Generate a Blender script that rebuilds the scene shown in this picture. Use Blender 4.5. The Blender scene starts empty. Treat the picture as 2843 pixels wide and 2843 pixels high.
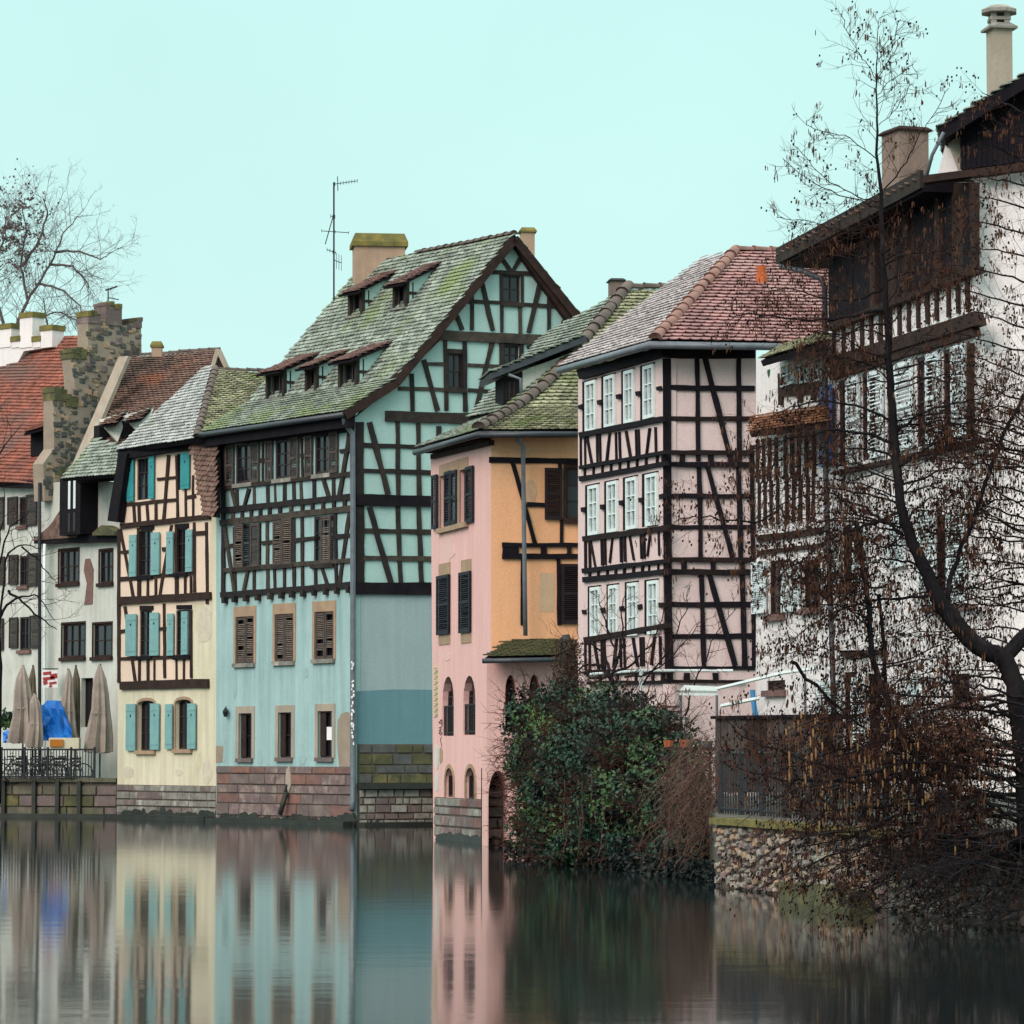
import bpy, math, random
from math import radians, sin, cos, tan, atan, pi, sqrt
from mathutils import Vector, Matrix, noise as mnoise
from mathutils.geometry import tessellate_polygon
random.seed(7)
SC = bpy.context.scene
# ---------------------------------------------------------------- camera
CX = 1421.5; F = 10000.0; YH = 2090.0; HC = 2.15
TH = atan((YH - CX) / F)
cam = bpy.data.cameras.new('camera'); camo = bpy.data.objects.new('camera', cam)
SC.collection.objects.link(camo); SC.camera = camo
camo.location = (0, 0, HC); camo.rotation_euler = (pi / 2 + TH, 0, 0)
cam.sensor_width = 36; cam.lens = 36 * F / 2843; cam.clip_end = 9000; cam.clip_start = .5
# ---------------------------------------------------------------- overcast sky and soft sun
SUN_EL, SUN_AZ = 33, -36            # azimuth measured from behind the camera towards its left
w = bpy.data.worlds.new('World'); SC.world = w; w.use_nodes = True
nt = w.node_tree; nt.nodes.clear()
out = nt.nodes.new('ShaderNodeOutputWorld'); bg = nt.nodes.new('ShaderNodeBackground')
sky = nt.nodes.new('ShaderNodeTexSky'); sky.sky_type = 'NISHITA'; sky.sun_disc = False
sky.sun_elevation = radians(SUN_EL); sky.sun_rotation = radians(180 - SUN_AZ); sky.dust_density = 4
tc = nt.nodes.new('ShaderNodeTexCoord'); sep = nt.nodes.new('ShaderNodeSeparateXYZ')
ramp = nt.nodes.new('ShaderNodeValToRGB')      # cloud deck: brightest overhead, as an overcast sky is
ramp.color_ramp.elements[0].position = 0.0; ramp.color_ramp.elements[0].color = (.69, .99, .955, 1)
ramp.color_ramp.elements[1].position = 1.0; ramp.color_ramp.elements[1].color = (1.9, 2.0, 1.95, 1)
e = ramp.color_ramp.elements.new(.22); e.color = (.62, .975, .94, 1)
nz = nt.nodes.new('ShaderNodeTexNoise'); nz.inputs['Scale'].default_value = 7; nz.inputs['Detail'].default_value = 4
mr = nt.nodes.new('ShaderNodeMapRange'); mr.inputs[1].default_value = .3; mr.inputs[2].default_value = .7
mr.inputs[3].default_value = .955; mr.inputs[4].default_value = 1.03
vm = nt.nodes.new('ShaderNodeVectorMath'); vm.operation = 'SCALE'
mx = nt.nodes.new('ShaderNodeMixRGB'); mx.inputs[0].default_value = .03
L = nt.links.new
L(tc.outputs['Generated'], sep.inputs[0]); L(sep.outputs[2], ramp.inputs[0])
L(tc.outputs['Generated'], nz.inputs[0]); L(nz.outputs[0], mr.inputs[0])
L(ramp.outputs[0], vm.inputs[0]); L(mr.outputs[0], vm.inputs[3])
s2 = nt.nodes.new('ShaderNodeVectorMath'); s2.operation = 'SCALE'; s2.inputs[3].default_value = .08
L(sky.outputs[0], s2.inputs[0]); L(vm.outputs[0], mx.inputs[1]); L(s2.outputs[0], mx.inputs[2])
L(mx.outputs[0], bg.inputs[0]); bg.inputs[1].default_value = 1.0; L(bg.outputs[0], out.inputs[0])
sl = bpy.data.lights.new('sun', 'SUN'); sl.energy = 2.3; sl.angle = radians(35); sl.color = (1, .80, .76)
so = bpy.data.objects.new('sun', sl); SC.collection.objects.link(so)
az = radians(SUN_AZ); el = radians(SUN_EL)
sd = Vector((sin(az) * cos(el), -cos(az) * cos(el), sin(el)))
so.rotation_euler = sd.to_track_quat('Z', 'Y').to_euler()
SC.view_settings.view_transform = 'Standard'; SC.view_settings.look = 'None'
SC.view_settings.exposure = 0; SC.view_settings.gamma = 1; SC.view_settings.use_curve_mapping = False
# ---------------------------------------------------------------- helpers
COL = SC.collection; ORG = {}
def at(px, py, D):
    x = (px - CX) / F; y = (CX - py) / F
    Y = cos(TH) - y * sin(TH); Z = sin(TH) + y * cos(TH); s = D / Y
    return Vector((x * s, D, HC + Z * s))
def ray(px, py):
    x = (px - CX) / F; y = (CX - py) / F
    return Vector((x, cos(TH) - y * sin(TH), sin(TH) + y * cos(TH)))
EYE = Vector((0, 0, HC))
ZF = {1: (0, 500, .4141), 2: (0, 1300, .5176), 3: (560, 450, .3882), 4: (560, 1150, .3623), 5: (560, 1650, .3623),
      6: (1100, 700, .3106), 7: (1100, 1200, .3623), 8: (1100, 1800, .3623), 9: (1560, 650, .3106), 10: (1560, 1200, .3623),
      11: (1560, 1750, .3623), 12: (2040, 0, .4156), 13: (2040, 700, .4156), 14: (2040, 1400, .4658), 15: (0, 1780, .2796),
      18: (2000, 1750, .3106), 19: (2340, 1600, .3105), 20: (560, 1180, .1553), 21: (300, 1200, .1864), 22: (0, 1250, .2848), 0: (0, 0, 1)}
def zp(f, x, y):
    a = ZF[f]; return (a[0] + x * a[2], a[1] + y * a[2])
def zr(f, x0, x1, y0, y1):
    a = ZF[f]; return (a[0] + x0 * a[2], a[0] + x1 * a[2], a[1] + y0 * a[2], a[1] + y1 * a[2])
def plane_hit(P, n, px, py):
    r = ray(px, py); return EYE + r * ((P - EYE).dot(n) / r.dot(n))
def link(o, parent=None):
    COL.objects.link(o)
    if parent is not None: o.parent = parent
    return o
def org(parent):
    return ORG.get(parent.name, Vector((0, 0, 0))) if parent is not None else Vector((0, 0, 0))
def thing(name, label, cat, loc, group=None):
    o = bpy.data.objects.new(name, None); o.location = loc; o.empty_display_size = .3; link(o)
    o['label'] = label; o['category'] = cat
    if group: o['group'] = group
    ORG[o.name] = Vector(loc); return o
def tag(o, label=None, cat=None, group=None, kind=None):
    if label: o['label'] = label
    if cat: o['category'] = cat
    if group: o['group'] = group
    if kind: o['kind'] = kind
    return o
class MB:
    def __init__(s): s.V = []; s.Fc = []
    def poly(s, pts, faces):
        k = len(s.V); s.V += [tuple(p) for p in pts]; s.Fc += [tuple(i + k for i in f) for f in faces]
    def box8(s, p):   # p: 4 back then 4 front corners
        s.poly(p, [(0, 1, 2, 3), (7, 6, 5, 4), (0, 4, 5, 1), (1, 5, 6, 2), (2, 6, 7, 3), (3, 7, 4, 0)])
    def wbox(s, W, u0, u1, z0, z1, o0, o1):
        s.box8([W.p(u0, z0, o0), W.p(u1, z0, o0), W.p(u1, z1, o0), W.p(u0, z1, o0),
                W.p(u0, z0, o1), W.p(u1, z0, o1), W.p(u1, z1, o1), W.p(u0, z1, o1)])
    def obox(s, c, ax, ay, az):
        c = Vector(c); ax = Vector(ax); ay = Vector(ay); az = Vector(az)
        s.box8([c - ax - ay - az, c + ax - ay - az, c + ax - ay + az, c - ax - ay + az,
                c - ax + ay - az, c + ax + ay - az, c + ax + ay + az, c - ax + ay + az])
    def tube(s, pts, rad, n=6, cap=True):
        pts = [Vector(p) for p in pts]; m = len(pts)
        if not hasattr(rad, '__len__'): rad = [rad] * m
        k = len(s.V); ref = Vector((.31, .52, .79)); X = None
        for i, p in enumerate(pts):
            d = (pts[min(i + 1, m - 1)] - pts[max(i - 1, 0)])
            if d.length < 1e-9: d = Vector((0, 0, 1))
            d.normalize()
            if X is None: X = d.cross(ref)
            X = X - d * X.dot(d)
            if X.length < 1e-6: X = d.cross(Vector((1, .1, 0)))
            X.normalize(); Y = d.cross(X)
            for j in range(n):
                a = 2 * pi * j / n
                s.V.append(tuple(p + (X * cos(a) + Y * sin(a)) * rad[i]))
        for i in range(m - 1):
            for j in range(n):
                a = k + i * n + j; b = k + i * n + (j + 1) % n
                s.Fc.append((a, b, b + n, a + n))
        if cap:
            s.Fc.append(tuple(k + j for j in reversed(range(n)))); s.Fc.append(tuple(k + (m - 1) * n + j for j in range(n)))
    def build(s, name, mat, parent=None, smooth=False):
        me = bpy.data.meshes.new(name); og = org(parent)
        me.from_pydata([(v[0] - og.x, v[1] - og.y, v[2] - og.z) for v in s.V], [], s.Fc); me.update()
        if smooth: me.shade_smooth()
        me.materials.append(mat); o = bpy.data.objects.new(name, me); link(o, parent)
        if parent is not None: ORG[o.name] = og
        return o
def single(name, builder, mat, label, cat, group=None, kind=None, smooth=False):
    """a thing that is one mesh, its origin at its base"""
    V = builder.V; cx = sum(v[0] for v in V) / len(V); cy = sum(v[1] for v in V) / len(V); cz = min(v[2] for v in V)
    builder.V = [(v[0] - cx, v[1] - cy, v[2] - cz) for v in V]
    o = builder.build(name, mat, None, smooth); o.location = (cx, cy, cz); ORG[o.name] = Vector((cx, cy, cz))
    return tag(o, label, cat, group, kind)
def inst(name, me, M, parent):
    """shared-mesh piece; M is its world matrix"""
    o = bpy.data.objects.new(name, me); og = org(parent)
    M = M.copy(); M.translation = M.translation - og
    o.matrix_basis = M; link(o, parent); return o
UID = [0]
def jit():
    UID[0] += 1; return (UID[0] % 23) * .0011
class Wall:
    def __init__(s, xl, Dl, xr, Dr):
        s.A = at(xl, YH, Dl); s.B = at(xr, YH, Dr); s.A.z = 0; s.B.z = 0
        s.u = (s.B - s.A).normalized(); s.len = (s.B - s.A).length; s.n = Vector((s.u.y, -s.u.x, 0)); s.holes = []
    def uz(s, px, py, off=0):
        q = plane_hit(s.A + s.n * off, s.n, px, py); return ((q - s.A).dot(s.u), q.z)
    def p(s, u, z, off=0): return s.A + s.u * u + s.n * off + Vector((0, 0, z))
    def P(s, px, py, off=0): return plane_hit(s.A + s.n * off, s.n, px, py)
    def rect(s, x0, x1, y0, y1):
        xm = (x0 + x1) / 2; ym = (y0 + y1) / 2
        return (s.uz(x0, ym)[0], s.uz(x1, ym)[0], s.uz(xm, y1)[1], s.uz(xm, y0)[1])
def prism_uz(W, outer, o0, o1, name, mat, parent, holes=(), back=True):
    loops = [list(outer)] + [list(h) for h in holes]; m = MB(); flat = [p for l in loops for p in l]; n = len(flat)
    front = [W.p(u, z, o1) for u, z in flat]; bk = [W.p(u, z, o0) for u, z in flat]
    tris = tessellate_polygon([[Vector((u, z, 0)) for u, z in l] for l in loops]); fc = []
    for t in tris:
        a, b, c = (front[i] for i in t)
        if (b - a).cross(c - a).dot(W.n) < 0: t = (t[0], t[2], t[1])
        fc.append(tuple(t))
        if back: fc.append((t[0] + n, t[2] + n, t[1] + n))
    k = 0
    for l in loops:
        for i in range(len(l)):
            a = k + i; b = k + (i + 1) % len(l); fc.append((a, a + n, b + n, b))
        k += len(l)
    m.poly(front + bk, fc); return m.build(name, mat, parent)
def prism(W, pts, o0, o1, name, mat, parent, f=0, holes=()):
    return prism_uz(W, [W.uz(*zp(f, x, y), o1 if o1 > .05 else 0) for x, y in pts], o0, o1, name, mat, parent, holes)
def beam(W, f, x0, y0, x1, y1, wd, mat, parent, d=.035, name='beam', d0=-.03):
    if mat is M.get('ltwood'): mat = random.choice([mat, mat, M['ltwood2'], M['ltwood3']])
    if mat is M.get('dkwood'): mat = random.choice([mat, mat, M['dkwood2']])
    a = Vector(zp(f, x0, y0)); b = Vector(zp(f, x1, y1)); k = ZF[f][2]; t = (b - a).normalized(); q = Vector((-t.y, t.x)) * wd * k / 2
    n = max(1, int((b - a).length / 38)); up = []; dn = []
    for i in range(n + 1):
        c = a.lerp(b, i / n); j1 = random.uniform(-1.3, 1.3) * min(1, wd * k / 12); j2 = random.uniform(-1.3, 1.3) * min(1, wd * k / 12)
        up.append(tuple(c + q + q.normalized() * j1)); dn.append(tuple(c - q - q.normalized() * j2))
    return prism(W, up + dn[::-1], d0, d + jit(), name, mat, parent)
def beams(W, f, rows, mat, parent, d=.035):
    for r in rows: beam(W, f, *r, mat, parent, d)
def arch(u0, u1, z0, z1, rise, n=8):
    um = (u0 + u1) / 2; hw = (u1 - u0) / 2
    return [(u0, z0), (u1, z0)] + [(um + hw * cos(pi * i / n), z1 - rise + rise * sin(pi * i / n)) for i in range(n + 1)]
def window(h, W, f, x0, x1, y0, y1, fm, nx=1, ny=2, rec=.14, fw=.05, sill=None, sur=None, arch_r=0, bars=.02, label=None, glass=None, sw=.14, cut=True, surtop=None):
    u0, u1, z0, z1 = W.rect(*zr(f, x0, x1, y0, y1)); G = glass or M['glass']
    loop = arch(u0, u1, z0, z1, arch_r) if arch_r else [(u0, z0), (u1, z0), (u1, z1), (u0, z1)]
    if cut: W.holes.append(loop)
    else: rec = -.03
    m = MB(); a, b = -rec - .03, -rec + .03
    for q in ((u0, u0 + fw, z0, z1), (u1 - fw, u1, z0, z1)): m.wbox(W, *q, a, b)
    m.wbox(W, u0 + fw, u1 - fw, z0, z0 + fw, a, b + .002); m.wbox(W, u0 + fw, u1 - fw, z1 - fw, z1, a, b + .002)
    gu0, gu1, gz0, gz1 = u0 + fw, u1 - fw, z0 + fw, z1 - fw
    for i in range(1, nx + 1):
        c = gu0 + (gu1 - gu0) * i / (nx + 1); m.wbox(W, c - bars, c + bars, gz0, gz1, a + .005, b - .008)
    for i in range(1, ny + 1):
        c = gz0 + (gz1 - gz0) * i / (ny + 1); m.wbox(W, gu0, gu1, c - bars * .8, c + bars * .8, a + .008, b - .011)
    wo = m.build('window', fm, h)
    if label: wo['label'] = label
    for i in range(nx + 1):
        for j in range(ny + 1):
            ua = gu0 + (gu1 - gu0) * i / (nx + 1) + (bars if i else 0); ub = gu0 + (gu1 - gu0) * (i + 1) / (nx + 1) - (bars if i < nx else 0)
            za = gz0 + (gz1 - gz0) * j / (ny + 1) + (bars * .8 if j else 0); zb = gz0 + (gz1 - gz0) * (j + 1) / (ny + 1) - (bars * .8 if j < ny else 0)
            p = MB(); t = random.uniform(-.006, .006); p.box8([W.p(ua, za, a), W.p(ub, za, a), W.p(ub, zb, a), W.p(ua, zb, a),
                 W.p(ua, za, a + .012 + t), W.p(ub, za, a + .012), W.p(ub, zb, a + .012 - t), W.p(ua, zb, a + .012)])
            p.build('pane', G, wo)
    if sill:
        s = MB(); s.wbox(W, u0 - .08, u1 + .08, z0 - .12, z0 + .005, -.05, .10); s.build('sill', sill, wo)
    if sur:
        for nm, q in (('lintel', (u0 - sw, u1 + sw, z1, z1 + (surtop or sw * 1.3))), ('jamb', (u0 - sw, u0, z0, z1)), ('jamb', (u1, u1 + sw, z0, z1))):
            if arch_r and nm == 'lintel':
                o_ = arch(u0 - sw, u1 + sw, z1 - arch_r - .1, z1 + sw, arch_r + sw); i_ = arch(u0, u1, z1 - arch_r - .1, z1, arch_r)
                prism_uz(W, [o_[0]] + o_[2:][::-1][0:] if False else (o_[1:] + [o_[0]] + [i_[0]] + i_[1:][::-1]), -.02, .022 + jit() * .3, 'arch_surround', sur, wo); continue
            s = MB(); zz = q[3] if not arch_r else q[3] - arch_r - .1
            s.wbox(W, q[0], q[1], q[2], zz if nm == 'jamb' else q[3], -.02, .020 + jit() * .3); s.build(nm, sur, wo)
    return wo, (u0, u1, z0, z1)
BOXM = {}
def unit_box(mat):
    if mat.name not in BOXM:
        m = MB(); m.obox((0, 0, 0), (.5, 0, 0), (0, .5, 0), (0, 0, .5)); o = m.build('slat_mesh', mat); me = o.data
        bpy.data.objects.remove(o); BOXM[mat.name] = me
    return BOXM[mat.name]
def shutter(h, W, f, x0, x1, y0, y1, mat, smat=None, n=18, missing=(), off=.05, yaw=0, rail=True, stuff=False, label=None):
    u0, u1, z0, z1 = W.rect(*zr(f, x0, x1, y0, y1)); smat = smat or mat; m = MB(); st = min(.07, (u1 - u0) * .16); t0, t1 = off, off + .045
    piv = W.p(u0, 0, 0)
    def wb(a, b, c, d, e, g): m.wbox(W, a, b, c, d, e, g)
    wb(u0, u0 + st, z0, z1, t0, t1); wb(u1 - st, u1, z0, z1, t0, t1)
    rails = [(z0, z0 + .1), (z1 - .08, z1)] + ([((z0 + z1) / 2 - .03, (z0 + z1) / 2 + .05)] if rail else [])
    for a, b in rails: wb(u0 + st, u1 - st, a, b, t0, t1 - .004)
    so_ = m.build('shutter', mat, h)
    if label: so_['label'] = label
    bx = unit_box(smat); pitch = (z1 - z0 - .18) / n; R = Matrix((W.u, W.n, (0, 0, 1))).transposed().to_4x4()
    sm = MB()
    for i in range(n):
        if i in missing: continue
        zc = z0 + .1 + pitch * (i + .5)
        if rail and abs(zc - (z0 + z1) / 2 - .01) < .05: continue
        rot = R @ Matrix.Rotation(radians(-38 + random.uniform(-9, 9)), 4, 'X') @ Matrix.Rotation(random.gauss(0, .02), 4, 'Y')
        S = Matrix.Diagonal((u1 - u0 - 2 * st, .045, .009, 1)); c = W.p((u0 + u1) / 2, zc, (t0 + t1) / 2)
        Mx = Matrix.Translation(c) @ rot @ S
        if stuff:
            k = len(sm.V); sm.V += [tuple(Mx @ v.co) for v in bx.vertices]; sm.Fc += [tuple(j + k for j in p.vertices) for p in bx.polygons]
        else: inst('slat', bx, Mx, so_)
    if stuff and sm.V: sm.build('slats', smat, so_)['kind'] = 'stuff'
    return so_
def board_shutter(h, W, f, x0, x1, y0, y1, mat, dark, off=.06):
    u0, u1, z0, z1 = W.rect(*zr(f, x0, x1, y0, y1)); uc = (u0 + u1) / 2; zc = z1 - (z1 - z0) * .26; du = (u1 - u0) * .10; dz = (z1 - z0) * .05
    outer = [(u0, z0), (u1, z0), (u1, z1), (u0, z1)]; hole = [(uc - du, zc), (uc, zc - dz), (uc + du, zc), (uc, zc + dz)]
    o = prism_uz(W, outer, off, off + .04, 'shutter', mat, h, [hole])
    m = MB(); m.wbox(W, uc - du * 1.2, uc + du * 1.2, zc - dz * 1.2, zc + dz * 1.2, off + .002, off + .006); m.build('diamond_inset', dark, o)  # plate fills the cut-out; a dark one puts its shade into colour
    for k in (.12, .86):
        m = MB(); zz = z0 + (z1 - z0) * k; m.wbox(W, u0 + .01, u1 - .01, zz - .02, zz + .02, off + .038, off + .052); m.build('hinge_strap', mat, o)
    return o
def stones(h, W, f, x0, x1, y0, y1, rows, ln, mats, off=.05, name='stone', core=None, gap=.012, rag=.02, zlist=None):
    u0, u1, z0, z1 = W.rect(*zr(f, x0, x1, y0, y1))
    if core:
        m = MB(); m.wbox(W, u0, u1, z0, z1, -.28, max(off - .022, .005)); m.build('mortar_core', core, h)
    tot = sum(rows); z = z1; nst = 0
    for r in rows:
        hgt = (z1 - z0) * r / tot; u = u0 - random.uniform(0, ln * .5)
        while u < u1:
            l = ln * random.uniform(.55, 1.5); a = max(u, u0) + gap; b = min(u + l, u1) - gap; u += l
            if b - a < .06: continue
            m = MB(); j = lambda: random.uniform(-rag, rag); o = off + random.uniform(-.002, .03); e = gap * .8
            zb = z - hgt + gap; zt = z - gap; c = .02
            bk = [W.p(a, zb + j() * .4, off - .05), W.p(b, zb + j() * .4, off - .05), W.p(b, zt + j() * .4, off - .05), W.p(a, zt + j() * .4, off - .05)]
            fr = [W.p(a + c, zb + c, o + j() * .3), W.p(b - c, zb + c, o + j() * .3), W.p(b - c, zt - c, o + j() * .3), W.p(a + c, zt - c, o + j() * .3)]
            m.box8(bk + fr); m.build(name, random.choice(mats), h); nst += 1
        z -= hgt
    return nst
# ------------------------------------------------ tiled roofs
TILEM = {}
def rubble(h, W, u0, u1, z0, z1, mats, cnt, s0=.055, s1=.14, off=.02, name='stone'):
    pts = []; tries = 0
    while len(pts) < cnt and tries < cnt * 40:
        tries += 1; u = random.uniform(u0, u1); z = random.uniform(z0, z1); s = random.uniform(s0, s1) * (1 if tries < cnt * 14 else .6)
        if any(abs(u - a) < (s + c) * 1.02 and abs(z - b) < (s * .62 + c * .62) * 1.02 for a, b, c in pts): continue
        pts.append((u, z, s))
    for u, z, s in pts:
        n = random.choice((5, 6, 7)); ph = random.random() * 6; m = MB(); o = off + random.uniform(.0, .035)
        ring = [(u + s * cos(ph + 2 * pi * i / n) * random.uniform(.82, 1.12), z + s * .66 * sin(ph + 2 * pi * i / n) * random.uniform(.82, 1.15)) for i in range(n)]
        bk = [W.p(a, b, off - .06) for a, b in ring]; fr = [W.p(u + (a - u) * .78, z + (b - z) * .78, o + random.uniform(-.012, .012)) for a, b in ring]
        mid = [W.p(a, b, o - .03) for a, b in ring]
        m.poly(bk + mid + fr, [tuple(range(2 * n, 3 * n))] + [(i, (i + 1) % n, n + (i + 1) % n, n + i) for i in range(n)] + [(n + i, n + (i + 1) % n, 2 * n + (i + 1) % n, 2 * n + i) for i in range(n)]); m.build(name, random.choice(mats), h)
def tile_mesh(w_, l_, mat, key):
    k = (round(w_, 3), round(l_, 3), mat.name)
    if k in TILEM: return TILEM[k]
    hw = w_ * .485; top = l_ * 1.0; t = .022
    out_ = [(-hw, top), (-hw, l_ * .0), (-hw * .72, -l_ * .20), (0, -l_ * .30), (hw * .72, -l_ * .20), (hw, 0), (hw, top)]
    V = [(x, y, (.045 if y < top * .9 else .0) + t) for x, y in out_] + [(x, y, (.045 if y < top * .9 else .0)) for x, y in out_]
    n = len(out_); Fc = [tuple(range(n))] + [(i, i + n, (i + 1) % n + n, (i + 1) % n) for i in range(n)]
    me = bpy.data.meshes.new('tile_mesh'); me.from_pydata(V, [], Fc); me.materials.append(mat); me.update(); TILEM[k] = me; return me
def inside(p, poly):
    x, y = p; c = False; n = len(poly)
    for i in range(n):
        x1, y1 = poly[i]; x2, y2 = poly[(i + 1) % n]
        if (y1 > y) != (y2 > y) and x < (x2 - x1) * (y - y1) / (y2 - y1) + x1: c = not c
    return c
def frame_of(P0, P1, P2):
    """x along P0->P1 (eave), z = upward normal of the plane through P0 P1 P2"""
    x = (P1 - P0).normalized(); n = x.cross(P2 - P0).normalized()
    if n.z < 0: n = -n
    y = n.cross(x)
    if y.z < 0: x = -x; y = n.cross(x)
    return Matrix((x, y, n)).transposed().to_4x4(), x, y, n
def roof(h, pts, mat, under, tw=.19, tl=.16, single_n=0, th=.16, name='roof', holes=None, tname='roof_tile'):
    """pts: polygon whose first edge is the eave. slab + tiles; the single_n nearest tiles are objects, the rest one mesh"""
    R, x, y, n = frame_of(pts[0], pts[1], pts[-1] if len(pts) > 2 else pts[2])
    O = pts[0].copy()
    poly = [((p - O).dot(x), (p - O).dot(y)) for p in pts]
    flat = [O + x * a + y * b for a, b in poly]
    m = MB(); k = len(flat); tr = tessellate_polygon([[Vector((a, b, 0)) for a, b in poly]])
    m.poly(flat + [p - n * th for p in flat], [tuple(t) for t in tr] + [tuple(i + k for i in t) for t in tr] + [(i, i + k, (i + 1) % k + k, (i + 1) % k) for i in range(k)])
    ro = m.build(name, under, h); me = tile_mesh(tw, tl, mat, 0)
    xs = [p[0] for p in poly]; ys = [p[1] for p in poly]; cand = []
    r = 0; yy = min(ys) + .02
    while yy < max(ys):
        xx = min(xs) + (tw / 2 if r % 2 else 0)
        while xx < max(xs):
            ok = inside((xx, yy + .02), poly) or inside((xx, yy + tl * .5), poly)
            if ok and holes and any(inside((xx, yy), q) for q in holes): ok = False
            if ok: cand.append((xx, yy))
            xx += tw
        yy += tl; r += 1
    tilt = Matrix.Rotation(radians(-1.5), 4, 'X')
    mats = []
    for a, b in cand:
        sag = .03 * mnoise.noise(Vector((a * .35, b * .35, O.x)))
        M_ = Matrix.Translation(O + x * (a + random.gauss(0, .006)) + y * (b + random.gauss(0, .008)) + n * (.01 + sag)) @ R @ Matrix.Rotation(random.gauss(0, .03), 4, 'Z') @ Matrix.Rotation(random.gauss(0, .018), 4, 'Y') @ tilt
        mats.append(M_)
    mats.sort(key=lambda q: q.translation.y)
    for q in mats[:single_n]: inst(tname, me, q, ro)
    if mats[single_n:]:
        vs = [v.co.copy() for v in me.vertices]; fs = [tuple(p.vertices) for p in me.polygons]; g = MB()
        for q in mats[single_n:]:
            kk = len(g.V); g.V += [tuple(q @ v) for v in vs]; g.Fc += [tuple(i + kk for i in f) for f in fs]
        o = g.build('roof_tiles', mat, ro); o['kind'] = 'stuff'
    return ro
def caps(h, pts, mat, r=.12, step=.36, name='ridge_tile'):
    key = ('cap', round(r, 3), round(step, 3), mat.name)
    if key not in TILEM:
        V = []; Fc = []; n = 6
        for k, (yy, rr) in enumerate(((0, r * 1.18), (step * .12, r * 1.18), (step * .12, r * 1.05), (step * 1.12, r * .9))):
            for i in range(n + 1):
                a = pi * i / n; V.append((rr * cos(a), yy, rr * sin(a) * .85))
        for k in range(3):
            for i in range(n): Fc.append((k * (n + 1) + i, k * (n + 1) + i + 1, (k + 1) * (n + 1) + i + 1, (k + 1) * (n + 1) + i))
        Fc.append(tuple(range(n + 1)))
        me = bpy.data.meshes.new('cap_mesh'); me.from_pydata(V, [], Fc); me.shade_smooth(); me.materials.append(mat); TILEM[key] = me
    me = TILEM[key]
    for a, b in zip(pts, pts[1:]):
        d = b - a; L_ = d.length; d.normalize(); k = max(1, int(round(L_ / step))); x = d.cross(Vector((0, 0, 1))).normalized(); zz = x.cross(d)
        for i in range(k):
            p = a + d * (L_ * i / k) + Vector((0, 0, random.gauss(0, .008)))
            R = Matrix((x, d, zz)).transposed().to_4x4(); R = Matrix.Translation(p) @ R @ Matrix.Rotation(random.gauss(0, .03), 4, 'Z') @ Matrix.Diagonal((1, L_ / k / step, 1, 1))
            inst(name, me, R, h)
# ------------------------------------------------ materials (procedural)
def mat(name, c1, c2=None, rough=.8, sc=1.5, mix=(.35, .65), bump=.2, bsc=30, streak=0, c3=None, m3=(.55, .7), s3=.6, spec=.3, cell=0, cellv=.35, stretch=(1, 1, 1)):
    m = bpy.data.materials.new(name); m.use_nodes = True; t = m.node_tree; N = t.nodes; l = t.links.new; b = N['Principled BSDF']
    b.inputs['Roughness'].default_value = rough; b.inputs['Specular IOR Level'].default_value = spec
    g = N.new('ShaderNodeNewGeometry'); c2 = c2 or tuple(x * .78 for x in c1)
    mp = N.new('ShaderNodeMapping'); mp.inputs['Scale'].default_value = stretch; l(g.outputs['Position'], mp.inputs[0])
    def ns(scale, det=5, src=mp.outputs[0]):
        q = N.new('ShaderNodeTexNoise'); q.inputs['Scale'].default_value = scale; q.inputs['Detail'].default_value = det; q.inputs['Roughness'].default_value = .62; l(src, q.inputs[0]); return q
    def rng(src, a, bb, c=0., d=1.):
        q = N.new('ShaderNodeMapRange'); q.inputs[1].default_value = a; q.inputs[2].default_value = bb; q.inputs[3].default_value = c; q.inputs[4].default_value = d; l(src, q.inputs[0]); return q.outputs[0]
    def mixc(fac, a, bb, typ='MIX'):
        q = N.new('ShaderNodeMixRGB'); q.blend_type = typ
        for s_, v in ((0, fac), (1, a), (2, bb)):
            if isinstance(v, (tuple, list)): q.inputs[s_].default_value = (*v[:3], 1)
            elif isinstance(v, (int, float)): q.inputs[s_].default_value = v
            else: l(v, q.inputs[s_])
        return q.outputs[0]
    col = mixc(rng(ns(sc).outputs[0], *mix), c1, c2)
    if cell:
        v = N.new('ShaderNodeTexVoronoi'); v.inputs['Scale'].default_value = cell; l(g.outputs['Position'], v.inputs[0]); sp = N.new('ShaderNodeSeparateColor'); l(v.outputs['Color'], sp.inputs[0])
        col = mixc(1.0, col, N_rgb(N, l, rng(sp.outputs[0], 0, 1, 1 - cellv, 1 + cellv)), 'MULTIPLY')
    if c3: col = mixc(rng(ns(s3, 6).outputs[0], *m3), col, c3)
    if streak:
        mp2 = N.new('ShaderNodeMapping'); mp2.inputs['Scale'].default_value = (3.5, 3.5, .25); l(g.outputs['Position'], mp2.inputs[0])
        col = mixc(1.0, col, N_rgb(N, l, rng(ns(1.2, 5, mp2.outputs[0]).outputs[0], .35, .75, 1.0 + streak * .25, 1 - streak)), 'MULTIPLY')
    fine = ns(bsc, 4)
    col = mixc(1.0, col, N_rgb(N, l, rng(fine.outputs[0], .3, .7, .88, 1.12)), 'MULTIPLY')
    l(col, b.inputs['Base Color'])
    bp = N.new('ShaderNodeBump'); bp.inputs['Strength'].default_value = bump; bp.inputs['Distance'].default_value = .02; l(fine.outputs[0], bp.inputs['Height']); l(bp.outputs[0], b.inputs['Normal'])
    return m
def N_rgb(N, l, v):
    q = N.new('ShaderNodeCombineColor')
    for i in range(3): l(v, q.inputs[i])
    return q.outputs[0]
M = {}
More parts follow.
